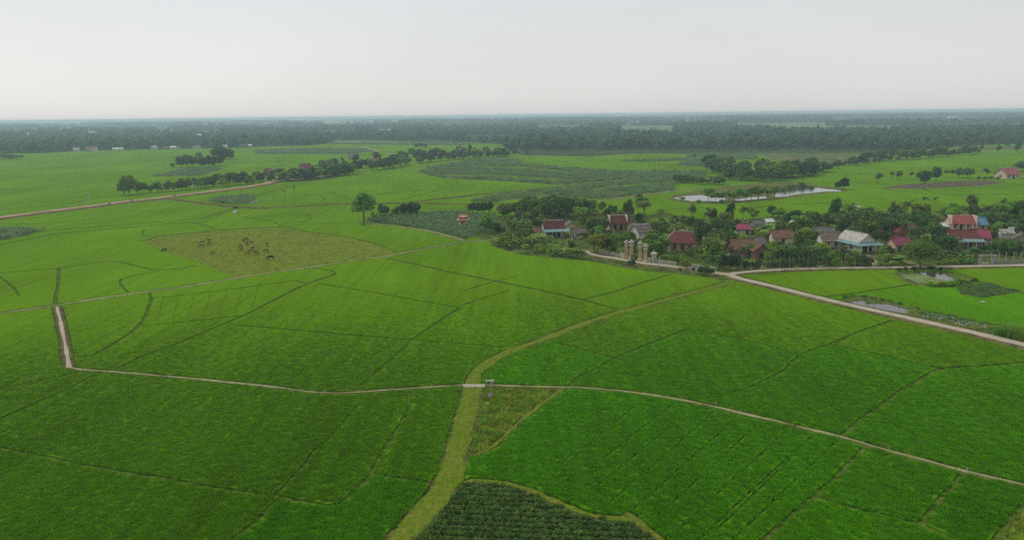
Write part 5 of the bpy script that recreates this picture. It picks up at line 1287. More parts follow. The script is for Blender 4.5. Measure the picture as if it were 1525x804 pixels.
many('darkbush', [(1428, 381, 15), (1437, 382, 12), (1447, 381, 13), (1456, 380, 11), (1465, 377, 12)], 'in the yard of the red roofed house', 1.1); many('bush', [(1408, 394, 9), (1420, 395, 10), (1432, 394, 9), (1444, 393, 10), (1413, 389, 11), (1398, 396, 8)], 'along the road right of the broad spreading tree', 1.2); plant('loose', 1452, 393, 18, 'beside the stone gateway', 1.1)
many('dense', [(1490, 379, 21), (1508, 381, 24), (1499, 377, 21), (1482, 376, 16)], 'behind the balustrade at the right edge', 1.0); plant('deep', 1517, 382, 20, 'behind the balustrade at the right edge', .9)
plant('yellow', 1502, 374, 19, 'beside the pale shed at the right edge', .6)
# trees about the far pond
many('stemmed', [(1054.5, 301, 22, 1.05), (1100.5, 300.3, 21)], 'on the near bank of the far pond', 1.1, 'pond_tree'); many('stemmed', [(1066, 300.5, 15), (1086, 301.2, 18), (1119, 298.5, 20), (1130, 297.5, 21), (1142, 296.3, 19), (1152, 295, 20), (1093, 300.6, 15), (1110, 299, 15)], 'on the near bank of the far pond', 1.05, 'pond_tree')
many('stemmed', [(1165, 289.5, 13), (1176, 287.5, 12), (1194, 286.3, 16)], 'at the narrow end of the far pond', 1.05, 'pond_tree')
for i_ in range(6): plant('stemmed', 1060 + 17 * i_ + random.uniform(-2, 2), 302 - 1.2 * i_ + random.uniform(-.5, .3), random.uniform(13, 19), 'on the near bank of the far pond', .9, 'pond_tree')
plant('loose', 1210, 286.5, 9, 'at the narrow end of the far pond', 1.0, 'pond_tree'); many('deep', [(1248, 283, 14), (1257, 282, 18)], 'at the east tip of the far pond', 1.0, 'pond_tree')
many('bush', [(1016, 299, 6), (1040, 303, 6), (1076, 303, 6)], 'on the near bank of the far pond', 1.2, 'pond_bush')
# bush clump and grove left of and behind the pond
for i in range(13):
    t = i / 12; plant('dense' if i % 2 else 'mid', 1003 + 74 * t + random.uniform(-2, 2), 273 + 3 * t + random.uniform(-3, 1), random.uniform(10, 14), 'in the low thicket before the hill grove', 1.3, 'thicket_tree', .3)
GRV = [(1051, 258), (1066, 263), (1082, 268), (1100, 270), (1119, 271), (1136, 272), (1153, 272), (1168, 269), (1182, 266), (1200, 264), (1213, 262)]
for i in range(74):
    t = random.random() * (len(GRV) - 1); k = int(t); x = GRV[k][0] + (GRV[k + 1][0] - GRV[k][0]) * (t - k); y = GRV[k][1] + (GRV[k + 1][1] - GRV[k][1]) * (t - k)
    up = random.random() * (15 if x < 1165 else 7)
    plant(random.choice(('wood', 'dense', 'mid', 'wood')), x, y - up, random.uniform(17, 24), 'in the pond hill grove', 1.1, 'grove_tree', .3)
for i in range(44):
    t = i / 43; x = 1215 + 245 * t; y = np.interp(x, [1213, 1240, 1262, 1300, 1350, 1400, 1460], [262, 254, 248.5, 243.5, 239, 234.5, 230]); big = random.random() < .25
    plant(random.choice(('wood', 'dense', 'darkbush')), x + random.uniform(-3, 3), y - random.uniform(0, 2.5), random.uniform(12, 17) if big else random.uniform(5, 10), 'in the scrub hedge', 1.2, 'hedge_tree', .3)
many('wood', [(1303, 241, 14), (1310, 239, 16), (1328, 236, 14), (1437, 228, 10), (1486, 228, 12), (1514, 227, 14), (1517, 222, 12), (1462, 224, 8), (1500, 220, 9), (1440, 222, 8)], 'standing clear at the eastern scrub edge', .9, 'edge_tree')
many('loose', [(1307, 275, 18), (1328, 268, 13), (1338, 270, 16), (1357, 266.5, 11), (1409, 264, 11), (1418, 264, 12), (1469, 265, 15)], 'in the thin tree row by the soil heap', 1.25, 'row_tree'); many('deep', [(1376, 275.5, 22), (1394, 270, 22, .8)], 'over the soil heap', 1.25, 'row_tree'); many('dense', [(1428, 265, 15), (1441, 266, 16)], 'in the thin tree row by the soil heap', 1.2, 'row_tree')
many('darkbush', [(1457, 267.5, 5), (1466, 268, 5), (1476, 268, 5), (1486, 268.5, 5), (1524, 256, 14), (1520, 250, 10)], 'near the far temple', 1.5, 'hedge_bush')
# dirt road tree row and clump
many('dense', [(184, 291.5, 20, 1.1), (193, 290.5, 30, .95)], 'at the left end of the dirt road row', name='roadside_tree', z=.4)
for i in range(17):
    t = i / 16; plant(random.choice(('mid', 'dense', 'loose', 'mid')), 205 + 96 * t + random.uniform(-1.5, 1.5), 289 - 8 * t + random.uniform(-.6, .6), random.uniform(12, 18), 'in the even roadside row', 1.0, 'roadside_tree', .4)
for i in range(26):
    t = i / 25; plant(random.choice(('mid', 'dense', 'wood', 'deep')), 302 + 90 * t + random.uniform(-2, 2), 281.5 - 8.5 * t + random.uniform(-7, .5), random.uniform(11, 18), 'in the dense roadside row', 1.1, 'roadside_tree', .4)
many('deep', [(270, 250, 18), (278, 249, 19), (287, 250, 18), (303, 250, 16), (311, 249, 18), (319, 250, 18), (327, 247, 17), (333, 242, 20), (341, 238, 18), (322, 237, 17), (330, 233, 17)], 'in the dark clump out in the west paddies', 1.1, 'clump_tree'); many('mid', [(296, 248, 14), (297, 240, 14), (345, 238, 12), (257, 251, 8)], 'in the dark clump out in the west paddies', 1.0, 'clump_tree')
many('darkbush', [(10, 237, 7), (18, 237, 7), (26, 237, 6), (3, 237, 8)], 'in the low patch at the left edge', 2.2, 'field_bush')
# tree belt running to the right behind the houses
BL = [(443, 270), (466, 268), (506, 262), (548, 257), (598, 248), (642, 241), (695, 237), (755, 234.5)]
for i in range(150):
    x = random.uniform(400, 755) if i > 30 else random.uniform(400, 520); y = float(np.interp(x, [b[0] for b in BL], [b[1] for b in BL])) if x > 443 else 270 - (443 - x) * -.04
    dep = float(np.interp(x, [400, 450, 505, 600, 700, 755], [6, 9, 18, 15, 8, 3]))
    u = random.random() ** 1.5 if i % 3 else 0
    plant(random.choice(('wood', 'dense', 'mid', 'wood', 'deep')), x, y - dep * u, random.uniform(11, 19) * (1 - .25 * u) * np.interp(x, [400, 520, 755], [.95, 1.05, .8]), 'in the long tree belt', 1.25, 'belt_tree', .3)
many('tall', [(700, 233, 19), (620, 237, 15), (511, 249, 15)], 'above the long tree belt', 1.0, 'belt_tree'); many('areca', [(488, 250, 12), (493, 249, 13), (417, 247, 7), (420, 254, 9)], 'poking out of the fields by the tree belt', 1.3, z=.3)
many('wood', [(620, 221, 7), (627, 221, 8), (634, 221, 7)], 'in the small clump in the far field band', 1.3, 'field_tree'); many('wood', [(766, 232, 9), (758, 233, 7), (785, 232, 8)], 'at the gap between belt and forest', 1.0, 'field_tree'); many('dense', [(1034, 235, 6), (700, 242, 2.5), (675, 247, 2.5)], 'alone in the far corn', 1.0, 'field_tree')
# ditch and pond greenery at the right
many('bush', [(1258, 443, 4), (1270, 441.5, 4), (1286, 442, 4), (1300, 444, 5), (1312, 446.5, 5), (1325, 449, 4), (1340, 453, 4), (1365, 459.5, 4)], 'on the ditch bank by the concrete road', 1.6, 'bank_bush'); many('shrub', [(1389, 427, 8), (1398, 427, 8), (1408, 426, 8), (1418, 425, 8), (1429, 423, 8), (1440, 421, 7), (1450, 419, 7)], 'on the bank right of the garden pond', 1.5, 'bank_shrub')
many('darkbush', [(1338, 404.5, 6), (1349, 404, 7), (1361, 403.5, 7), (1388, 403, 7), (1401, 403.5, 6)], 'between the front road and the garden pond', 1.5, 'bank_bush')

# fill the village gardens with lower greenery
MARK = [(826, 350, 'near the teal awning house'), (921, 345, 'near the ochre columned house'), (955, 380, 'near the gate pillars'), (1015, 372, 'near the hipped hall'), (1108, 345, 'near the magenta roof'), (1112, 380, 'near the terracotta house'), (1166, 362, 'near the low orange roof'),
        (1240, 370, 'near the white house'), (1291, 375, 'near the grey gabled house'), (1345, 375, 'near the pink roof'), (1371, 396, 'near the broad spreading tree'), (1433, 352, 'near the two storey house'), (1440, 371, 'near the red roofed house'), (1515, 372, 'near the right edge balustrade'), (735, 355, 'near the shrine footpath')]
def inside(px, py, poly):
    c = False; n = len(poly)
    for i in range(n):
        (x0, y0), (x1, y1) = poly[i], poly[i - 1]
        if (y0 > py) != (y1 > py) and px < (x1 - x0) * (py - y0) / (y1 - y0) + x0: c = not c
    return c
DRIVES = [[(1299, 399.5), (1300, 393), (1294, 386), (1288, 379)], [(1224, 400.5), (1219, 395)], [(1189, 401), (1183, 394)], [(1140, 403), (1131, 397), (1122, 389)], [(1372, 399), (1358, 392), (1347, 386)], [(1468, 397), (1463, 390)], [(876, 378), (880, 372)]]
def road_near(x, y):
    for ln in (ROAD_VILLAGE_W, ROAD_VILLAGE_E, SHRINE_PATH, CROSS_PATH[-3:]) + tuple(DRIVES):
        for (a, b), (c, d) in zip(ln, ln[1:]):
            for t in (0, .33, .66, 1):
                if abs(a + (c - a) * t - x) < 12 and abs(b + (d - b) * t - y) < 3.2: return True
    return False
FOOTPX = [(to_px((fx, fy, 0)), fr) for fx, fy, fr in FOOT]
cnt = 0
while cnt < 320:
    x, y = random.uniform(735, 1680), random.uniform(318, 402)
    if not inside(x, y, VILLAGE) or road_near(x, y) or (1470 < x < 1530 and y > 383): continue
    if x > 870 and x < 1080 and y > 384: continue
    p = P(x, y, YARD)
    if any((p.x - fx) ** 2 + (p.y - fy) ** 2 < (fr + 1.2) ** 2 for fx, fy, fr in FOOT): continue
    hides = any(abs(q[0] - x) < 18 and 0 < y - q[1] < 26 for q, fr in FOOTPX)
    tallish = hides and random.random() < .22
    kd = random.choice(('fresh', 'mid', 'loose', 'young_palm', 'banana')) if tallish else random.choice(('bush', 'shrub', 'darkbush', 'bush', 'banana') if hides else ('banana', 'mid', 'dense', 'fresh', 'deep', 'bush', 'banana', 'mid', 'areca', 'loose', 'tall', 'feather', 'coconut'))
    hm = {'bush': 2.2, 'shrub': 1.8, 'darkbush': 2.4, 'banana': 3.4, 'areca': 8.5, 'tall': 8.5, 'feather': 7.5, 'coconut': 8.5, 'loose': 6.0, 'young_palm': 3.6}.get(kd, 3.8 if tallish else 5.6) * random.uniform(.8, 1.25) * (.8 if hides else 1)
    pl = min(MARK, key=lambda m: (m[0] - x) ** 2 + (3 * (m[1] - y)) ** 2)[2]
    PLANTS.append((kd, p, hm, 1.15, pl, None)); cnt += 1

# build them; alike plants of one place are told apart by their order from the left
bykey = {}
for e in PLANTS: bykey.setdefault((DESC[e[0]][1], e[4]), []).append(e)
BASE_T = {}
for key in bykey:
    L_ = sorted(bykey[key], key=lambda e: to_px(e[1])[0])
    for i, (kd, p, hm, wf, place, nm) in enumerate(L_):
        name, desc, cat = DESC[kd]
        lab = f'{desc} {place}' if len(L_) == 1 else f'{ordinal(i)} {desc} from left {place}'
        v = PROTO[kd][(i * 7 + len(key[1])) % len(PROTO[kd])] if len(L_) > 1 else PROTO[kd][0]
        root = empty(nm or name, p, random.uniform(0, 6.28))
        s = hm / v[3]; ww = s * wf if kd not in ('areca', 'coconut') else max(s, .8) * wf
        jx = random.uniform(.9, 1.1)
        root.scale = (ww * jx, ww / jx, s)
        tag(root, lab, cat, (desc + 's ' + place) if len(L_) > 1 else None)
        link(v[2], v[0], None, root); link('trunk' if v[2] == 'crown' else 'stem', v[1], None, root)
print('PLANTS', len(PLANTS))
# ================================================================== shrine, gates, walls
M['gold'] = simple_mat('yellow_glaze', (.55, .30, .05), .5, .15, 2.0); M['pinktile'] = roof_mat('faded_pink_tiles', (.50, .27, .17), (.42, .21, .14), .25)
M['red_paint'] = simple_mat('red_paint', (.30, .03, .03), .6, .1, 2.0)
p = P(690, 337, .25); sh = empty('shrine', p, R(-6)); tag(sh, 'small shrine with two upturned pink tiled roofs on a white terrace', 'shrine'); FOOT.append((p.x, p.y, 4))
def flared(mb, w, d, z, h, up, top):
    """little hip roof with upturned corners"""
    v = [(-w, -d, z + up), (0, -d, z), (w, -d, z + up), (w, 0, z), (w, d, z + up), (0, d, z), (-w, d, z + up), (-w, 0, z), (-top, 0, z + h), (top, 0, z + h)]
    f = [(0, 1, 8), (1, 9, 8), (1, 2, 9), (2, 3, 9), (3, 4, 9), (4, 5, 9), (5, 8, 9), (5, 6, 8), (6, 7, 8), (7, 0, 8)]
    mb.add(v, f); mb.add([(a, b, c - .16) for a, b, c in v[:8]], [(7, 6, 5, 4, 3, 2, 1, 0)])
    for i in range(8):
        j = (i + 1) % 8; mb.add([v[i], v[j], (v[j][0], v[j][1], v[j][2] - .16), (v[i][0], v[i][1], v[i][2] - .16)], [(3, 2, 1, 0)])
MB().add([(-5.2, -3.6, 0), (4.2, -4.4, 0), (6.2, 1.5, 0), (2.5, 5.5, 0), (-3.0, 3.5, 0), (-5.2, -3.6, .28), (4.2, -4.4, .28), (6.2, 1.5, .28), (2.5, 5.5, .28), (-3.0, 3.5, .28)], [(5, 6, 7, 8, 9), (0, 1, 6, 5), (1, 2, 7, 6), (2, 3, 8, 7), (3, 4, 9, 8), (4, 0, 5, 9)]).build('terrace', WM['white'], sh)
MB().box(-2.1, -1.6, .28, 2.1, 1.8, .8).build('plinth', WM['cream'], sh); MB().box(-1.7, -.4, .8, 1.7, 1.5, 2.6).build('wall', WM['cream'], sh); MB().box(-.6, -.46, .85, .6, -.4, 2.2).build('door', M['red_paint'], sh)
for x in (-1.8, -.7, .7, 1.8): MB().lathe([(.2, .8), (.13, 1.0), (.13, 2.5), (.22, 2.7)], 8, (x, -1.35, 0)).build('column', M['gold'] if abs(x) < 1 else WM['cream'], sh)
for x in (-.9, .9): MB().lathe([(.3, .28), (.24, .5), (.24, 1.3), (.34, 1.45), (.1, 1.9)], 6, (x, -2.8, 0)).build('gate_post', WM['cream'], sh)
mb = MB(); flared(mb, 2.7, 2.2, 2.7, .8, .35, 1.4); lo_ = mb.build('lower_roof', M['pinktile'], sh)
MB().box(-1.3, -.7, 3.3, 1.3, .9, 4.0).build('upper_wall', WM['pinkw'], sh)
mb = MB(); flared(mb, 2.0, 1.5, 4.0, .8, .35, 1.1); up_ = mb.build('upper_roof', M['pinktile'], sh)
for x, sg in ((-1.0, -1), (1.0, 1)): MB().tube([(x * .4, 0, 4.85), (x * .9, 0, 4.95), (x * 1.3, 0, 5.3), (x * 1.1, 0, 5.6)], [.14, .14, .1, .04], 6).build('dragon', M['gold'], up_)
MB().lathe([(.1, 4.85), (.26, 5.05), (.1, 5.3), (.02, 5.5)], 8).build('finial', M['gold'], up_)

def gate_pillar(px, hm, lab, lean=0):
    p = P(px[0], px[1], YARD); r_ = empty('gate_pillar', p, R(-14)); tag(r_, lab, 'pillar', 'village gate pillars'); k = hm / 5.4 * 1.12
    q = 1.414
    MB().lathe([(.68 * q, -.2), (.68 * q, .5), (.58 * q, .62), (.5 * q, .75)], 4, square=True).build('base', WM['ochre'], r_).scale = (k, k, k)
    MB().lathe([(.43 * q, .75), (.43 * q, 3.7)], 4, square=True).build('shaft', WM['ochre'], r_).scale = (k, k, k)
    MB().lathe([(.45 * q, 3.7), (.62 * q, 3.82), (.62 * q, 3.95), (.42 * q, 4.05), (.42 * q, 4.4), (.72 * q, 4.6), (.72 * q, 4.75), (.4 * q, 4.85)], 4, square=True).build('capital', WM['stone'], r_).scale = (k, k, k)
    MB().lathe([(.3, 4.85), (.5, 5.0), (.55, 5.15), (.3, 5.3), (.1, 5.45)], 8).build('lotus_top', WM['stone'], r_).scale = (k, k, k)
    mb = MB()
    for sx, sy, w, d in ((0, -.44, .3, .02), (.44, 0, .02, .3), (-.44, 0, .02, .3)): mb.box(sx - w, sy - d, 1.0, sx + w, sy + d, 3.5)
    mb.build('inset_panel', WM['yellow'], r_).scale = (k, k, k)
gate_pillar((932.5, 384.5), 5.3, 'leftmost ochre pillar of the four pillar village gate'); gate_pillar((940, 386.3), 5.7, 'second ochre gate pillar from the left, overgrown with vines')
gate_pillar((953, 388.6), 5.7, 'third ochre gate pillar from the left with stepped capital'); gate_pillar((961, 391), 5.4, 'rightmost ochre pillar of the four pillar village gate')
def balustrade(px0, px1, lab, hgt=1.15, n=None, mat='stone'):
    a, b = P(*px0, YARD), P(*px1, YARD); L = (b - a).length; r_ = empty('balustrade', a, math.atan2(b.y - a.y, b.x - a.x)); tag(r_, lab, 'balustrade')
    MB().box(0, -.14, -.1, L, .14, .28).build('footing', WM[mat], r_); MB().box(0, -.13, hgt - .16, L, .13, hgt).build('coping', WM[mat], r_)
    n = n or max(3, int(L / .45)); me = MB().box(-.09, -.08, .28, .09, .08, hgt - .16).mesh('baluster'); me.materials.append(WM[mat])
    for i in range(n): link('baluster', me, None, r_).location = ((i + .5) * L / n, 0, 0)
    me2 = MB().box(-.2, -.2, -.1, .2, .2, hgt + .22).mesh('pier'); me2.materials.append(WM[mat])
    for i in range(int(L // 3.2) + 1): link('pier', me2, None, r_).location = (min(i * 3.2, L), 0, 0)
balustrade((893, 377.5), (928, 384), 'pale balustrade left of the village gate'); balustrade((972, 391.7), (1007, 396.5), 'pale balustrade right of the village gate'); balustrade((1026, 398.5), (1048, 401.8), 'short pale balustrade behind the clipped tree'); balustrade((1053, 402.4), (1066, 404), 'short bluish balustrade by the road junction')
balustrade((1481, 394.5), (1560, 392.8), 'long grey balustrade at the right end of the front road', 1.3, mat='greyw')
# low wall pieces flanking the pillars
for a_, b_, lab in (((925, 384), (930, 385), 'low ochre wall left of the gate pillars'), ((963.5, 391), (969, 391.8), 'low ochre wall right of the gate pillars')):
    a, b = P(*a_, YARD), P(*b_, YARD); L = (b - a).length; r_ = empty('gate_wall', a, math.atan2(b.y - a.y, b.x - a.x)); tag(r_, lab, 'wall')
    MB().box(0, -.18, -.1, L, .18, 1.5).build('wall_body', WM['ochre'], r_); MB().box(-.08, -.26, 1.5, L + .08, .26, 1.68).build('coping', WM['stone'], r_)
# white stele
p = P(973.5, 388, YARD); r_ = empty('memorial_stele', p, R(-12)); tag(r_, 'white stepped memorial stele right of the gate', 'monument')
MB().box(-1.3, -.5, -.1, 1.3, .5, .7).build('base', WM['greyw'], r_); MB().box(-.8, -.3, .7, .8, .3, 2.2).build('tablet', WM['farwhite'], r_); MB().lathe([(1.3, 2.2), (1.35, 2.3), (.5, 2.65), (.1, 3.2)], 4, square=True).build('cap', WM['farwhite'], r_)
# stone gateway
p = P(1469, 395, YARD); r_ = empty('garden_gateway', p, R(2)); tag(r_, 'stone garden gateway with a flat lintel on the front road', 'gate')
for x in (-2.0, 2.0):
    q = MB().box(x - .35, -.35, -.1, x + .35, .35, 2.7).build('pillar', WM['greyw'], r_); MB().box(x - .48, -.48, 2.7, x + .48, .48, 2.9).build('capital', WM['stone'], q)
MB().box(-2.9, -.3, 2.9, 2.9, .3, 3.1).build('lintel', WM['greyw'], r_)
# driveways
for i, (ln, w) in enumerate(zip(DRIVES, (3.4, 2.4, 2.2, 2.6, 2.4, 2.6, 2.2))):
    pts_ = [P(x, y, .33).xy for x, y in ln]
    fine = [pts_[k].lerp(pts_[k + 1], t / 4) for k in range(len(pts_) - 1) for t in range(4)] + [pts_[-1]]
    o = ribbon('driveway', fine, [(-w / 2, .345), (0, .36), (w / 2, .345)], M['dirt_road'] if i % 2 == 0 else M['concrete_road'], 0, .2)
    tag(o, 'pale driveway leading off the village road', 'driveway')
# clipped hedges
def hedge(a_, b_, h, w, lab, leaf='deep'):
    a, b = P(*a_, YARD), P(*b_, YARD); L = (b - a).length; rng = np.random.default_rng(int(a_[0])); n = int(L * 70)
    V = np.stack((rng.random(n) * L, (rng.random(n) - .5) * w, rng.random(n) * h), 1); f = rng.integers(0, 3, n)
    V[f == 0, 2] = h * (.93 + .1 * rng.random((f == 0).sum())); V[f == 1, 1] = -w / 2 * (.9 + .2 * rng.random((f == 1).sum())); V[f == 2, 1] = w / 2 * (.9 + .2 * rng.random((f == 2).sum()))
    d = rng.normal(size=(n, 3)); d /= np.linalg.norm(d, axis=1)[:, None]; e = np.cross(d, rng.normal(size=(n, 3))); e /= np.linalg.norm(e, axis=1)[:, None]
    Q = np.stack((V - d * .14, V - e * .1, V + d * .14, V + e * .1), 1).reshape(-1, 3)
    r_ = empty('clipped_hedge', a, math.atan2(b.y - a.y, b.x - a.x)); tag(r_, lab, 'hedge')
    link('foliage', np_mesh('foliage', Q, quads=np.arange(4 * n).reshape(-1, 4)), M['leaf_' + leaf], r_)
    MB().box(.1, -w * .38, -.1, L - .1, w * .38, h * .85).build('twig_core', M['leaf_deep'], r_)
hedge((1142, 398.5), (1183, 397), 1.7, 1.4, 'dark clipped hedge under the roadside palm row'); hedge((1192, 397.5), (1214, 397), 1.3, 1.3, 'dark clipped hedge right of the second palm drive'); hedge((1276, 397.5), (1297, 397.3), 1.6, 2.0, 'rounded dark hedge left of the grey gabled house drive')
hedge((1312, 397.8), (1345, 397.4), .8, .9, 'low hedge right of the grey gabled house drive', 'mid')
# water tanks
for (x, y, lab) in ((1191, 357, 'shiny steel water tank by the low orange roof'), (1505, 352, 'shiny steel water tank by the right edge shed'), (1180, 341, 'steel water tank in the back gardens')):
    p = P(x, y, YARD); r_ = empty('water_tank', p, .3); tag(r_, lab, 'water tank')
    for sx in (-.7, .7): MB().box(sx - .08, -.5, -.1, sx + .08, .5, 2.2).build('stand', M['steel'], r_)
    mb = MB(); mb.tube([(-1.1, 0, 2.8), (-1.0, 0, 2.8), (1.0, 0, 2.8), (1.1, 0, 2.8)], [.3, .62, .62, .3], 12); mb.build('tank', M['tank'], r_)

# ================================================================== poles
M['concrete'] = simple_mat('pole_concrete', (.48, .46, .42), .85, .1, 2.0)
def pole(px, hm, lab, cross=1, r0=.17, transformer=False, z=.4):
    p = P(px[0], px[1], z); r_ = empty('utility_pole', p, random.uniform(-.2, .2)); tag(r_, lab, 'pole', 'utility poles')
    MB().tube([(0, 0, -.3), (0, 0, hm)], [r0, r0 * .6], 8).build('post', M['concrete'], r_)
    for k in range(cross):
        c_ = MB().box(-.8, -.06, hm - .5 - .9 * k, .8, .06, hm - .36 - .9 * k).build('crossarm', M['steel'], r_)
        for x in (-.7, 0, .7): MB().lathe([(.06, 0), (.09, .12), (.04, .25)], 6, (x, 0, hm - .36 - .9 * k)).build('insulator', M['concrete'], c_)
    if transformer:
        MB().box(.25, -.5, hm * .42, 1.5, .5, hm * .42 + .12).build('platform', M['steel'], r_); MB().box(.4, -.4, hm * .42 + .12, 1.35, .4, hm * .42 + 1.3).build('transformer', M['concrete'], r_)
        MB().tube([(1.7, 0, -.3), (1.7, 0, hm * .8)], [.15, .1], 8).build('second_post', M['concrete'], r_)
for (x, y, h_, lab, cr, tr) in ((134, 310, 8.6, 'pale pole beside the dirt road at the left', 1, 0), (288, 291.5, 9.6, 'pale pole in front of the dirt road tree row', 1, 0), (411.5, 276.5, 11.5, 'thick transformer pole where the dirt road meets the trees', 2, 1), (243, 289, 5, 'short post by the road junction in the west', 0, 0),
    (574, 224, 9, 'thin pole by the pale far track', 1, 0), (558, 221.5, 9, 'thin pole left of the pale far track', 1, 0), (609, 218, 12, 'thin far pole above the tree belt', 1, 0), (670, 216, 12, 'thin far pole before the forest', 1, 0), (538, 219, 9, 'thin pole at the end of the pale track', 1, 0), (399, 222, 12, 'far pole in front of the western forest', 1, 0), (470, 219, 12, 'far pole right of the western forest edge', 1, 0),
    (972, 396.5, 4.6, 'bare grey post right of the village gate', 0, 0), (982, 397.5, 3.4, 'short bare post on the verge right of the gate', 0, 0), (977.5, 255, 7, 'lone dark post in the far yellow rice', 0, 0), (852, 372, 5.0, 'thin pale post in the banana garden', 0, 0), (914, 361, 5, 'thin pale post in the garden left of the gate', 0, 0)):
    pole((x, y), h_, lab, cr, .2 if tr else .15, bool(tr))
# fence posts of the right garden
for i in range(5):
    p = P(1476 + 11 * i, 388.5 - .2 * i, YARD); tag(MB().tube([(0, 0, -.2), (0, 0, 2.6)], [.08, .07], 6).build('fence_post', M['concrete']), f'{ordinal(i)} slim post from the left behind the long grey balustrade', 'post', 'slim posts behind the balustrade').location = p

# ================================================================== far track
o = ribbon('far_track', [P(x, y, .5).xy for x, y in ((541, 219.5), (547, 221), (552, 222.5), (558, 224.3), (562, 226.5))], [(-3.2, .6), (3.2, .6)], M['dirt_road']); tag(o, 'short pale dirt track in the far field bands', 'track')
# soil heap
mb = MB(); rng = np.random.default_rng(5); nx, ny = 26, 10; c = P(1396, 277.5, .4)
for j in range(ny):
    for i in range(nx):
        u, v = i / (nx - 1), j / (ny - 1); hh = 2.6 * math.sin(math.pi * v) * math.sin(math.pi * u) * (.55 + .45 * math.exp(-((u - .18) / .16) ** 2)) + rng.random() * .5 * math.sin(math.pi * v)
        mb.v.append((c.x + (u - .32) * 44, c.y + (v - .5) * 15 + (u - .32) * 10, .45 + max(0, hh)))
for j in range(ny - 1):
    for i in range(nx - 1): a = j * nx + i; mb.f.append((a, a + 1, a + nx + 1, a + nx))
tag(mb.build('soil_heap', M['soil']), 'long dark heap of earth under the black umbrella shaped tree', 'soil heap')
# sluices and small concrete things in the paddies
def chute(px, L, lab, rz):
    p = P(*px, .3); r_ = empty('water_chute', p, rz); tag(r_, lab, 'chute'); n = 8
    for sx in (-.55, .55):
        mb = MB()
        for i in range(n):
            y0, y1 = -L * i / n, -L * (i + 1) / n; b0, b1 = .8 * math.sin(i / n * 1.4), .8 * math.sin((i + 1) / n * 1.4)
            mb.add([(sx - .12 + b0, y0, 0), (sx + .12 + b0, y0, 0), (sx + .12 + b1, y1, 0), (sx - .12 + b1, y1, 0), (sx - .12 + b0, y0, .75), (sx + .12 + b0, y0, .75), (sx + .12 + b1, y1, .75), (sx - .12 + b1, y1, .75)], [(4, 7, 6, 5), (0, 1, 5, 4), (2, 3, 7, 6), (1, 2, 6, 5), (3, 0, 4, 7)])
        mb.build('side_wall', WM['farwhite'], r_)
    mb = MB()
    for i in range(n):
        y0, y1 = -L * i / n, -L * (i + 1) / n; b0, b1 = .8 * math.sin(i / n * 1.4), .8 * math.sin((i + 1) / n * 1.4)
        mb.add([(-.43 + b0, y0, .3), (.43 + b0, y0, .3), (.43 + b1, y1, .3), (-.43 + b1, y1, .3)], [(0, 3, 2, 1)])
    mb.build('channel_bed', WM['white'], r_)
chute((352, 314.5), 11, 'white curved water chute in the western rice', .15); chute((383, 301), 8, 'small white chute beside the dark corn strip', -.3)
p = P(351, 312.5, .3); r_ = empty('bush', p); tag(r_, 'dark bush at the head of the white water chute', 'bush'); v = PROTO['darkbush'][0]; link('crown', v[0], None, r_); link('trunk', v[1], None, r_); r_.scale = (.8, .8, .6)
for (x, y, w, h_, lab) in ((732.5, 571.5, .5, .55, 'small grey concrete sluice block beside the track crossing'), (726, 570.5, .35, .4, 'smaller concrete block left of the sluice block')):
    p = P(x, y, .4); r_ = empty('sluice_block', p, .4); tag(r_, lab, 'sluice')
    MB().box(-w / 2, -w / 2, -.2, w / 2, w / 2, h_).build('body', WM['greyw'], r_); MB().box(-w / 2 - .1, -w / 2 - .1, h_, w / 2 + .1, w / 2 + .1, h_ + .12).build('cap', WM['stone'], r_)
    MB().tube([(0, 0, h_ + .12), (0, 0, h_ + .5)], [.05, .05], 6).build('gate_screw', M['steel'], r_)
for i, (x, y) in enumerate(((1066, 602), (1440, 700), (785, 573.5), (845, 573))):
    p = P(x, y, .4); tag(MB().lathe([(.12, -.2), (.12, .3), (.05, .42)], 4, square=True).build('marker_stone', WM['ochre' if i == 0 else 'greyw']), ('ochre ' if i == 0 else 'grey ') + 'marker stone on the farm path, ' + ORD[[2, 3, 0, 1][i]] + ' from the left', 'marker', 'marker stones on the farm path').location = p
p = P(1464, 450, .45); tag(MB().box(-.5, -.25, 0, .5, .25, .12).add([(-.3, -.2, .12), (.3, -.2, .12), (.3, .2, .12), (-.3, .2, .12), (0, 0, .35)], [(0, 1, 4), (1, 2, 4), (2, 3, 4), (3, 0, 4)]).build('litter_bag', WM['farwhite']), 'white scrap lying in the rice right of the concrete road', 'litter').location = p
# reeds at the right edge, water plants in the pool, duckweed on the pond
def clump_obj(name, px, n, h, w, leaf, lab, cat, seed, z=.3):
    o = link(name, grass_clump(seed, h, n, w, leaf).data, None); o.location = P(*px, z); tag(o, lab, cat, 'reeds at the right edge' if name == 'reed_clump' else None); return o
for i, (x, y) in enumerate(((1488, 499), (1496, 501), (1504, 503), (1512, 505), (1520, 507), (1508, 499), (1518, 501), (1500, 497))):
    clump_obj('reed_clump', (x, y), 150, 2.3, .55, 'fresh' if i % 2 else 'mid', f'{ordinal(sorted([1488, 1496, 1504, 1512, 1520, 1508, 1518, 1500]).index(x))} tall reed clump from the left at the right edge by the road', 'reeds', 500 + i)
tri_pool = [t for t in by_class['pond'] if 1370 < to_px((*np.mean([TV[list(TRI[i])].mean(axis=0) for i in t], axis=0), 0))[0] < 1460 and to_px((*np.mean([TV[list(TRI[i])].mean(axis=0) for i in t], axis=0), 0))[1] > 440]
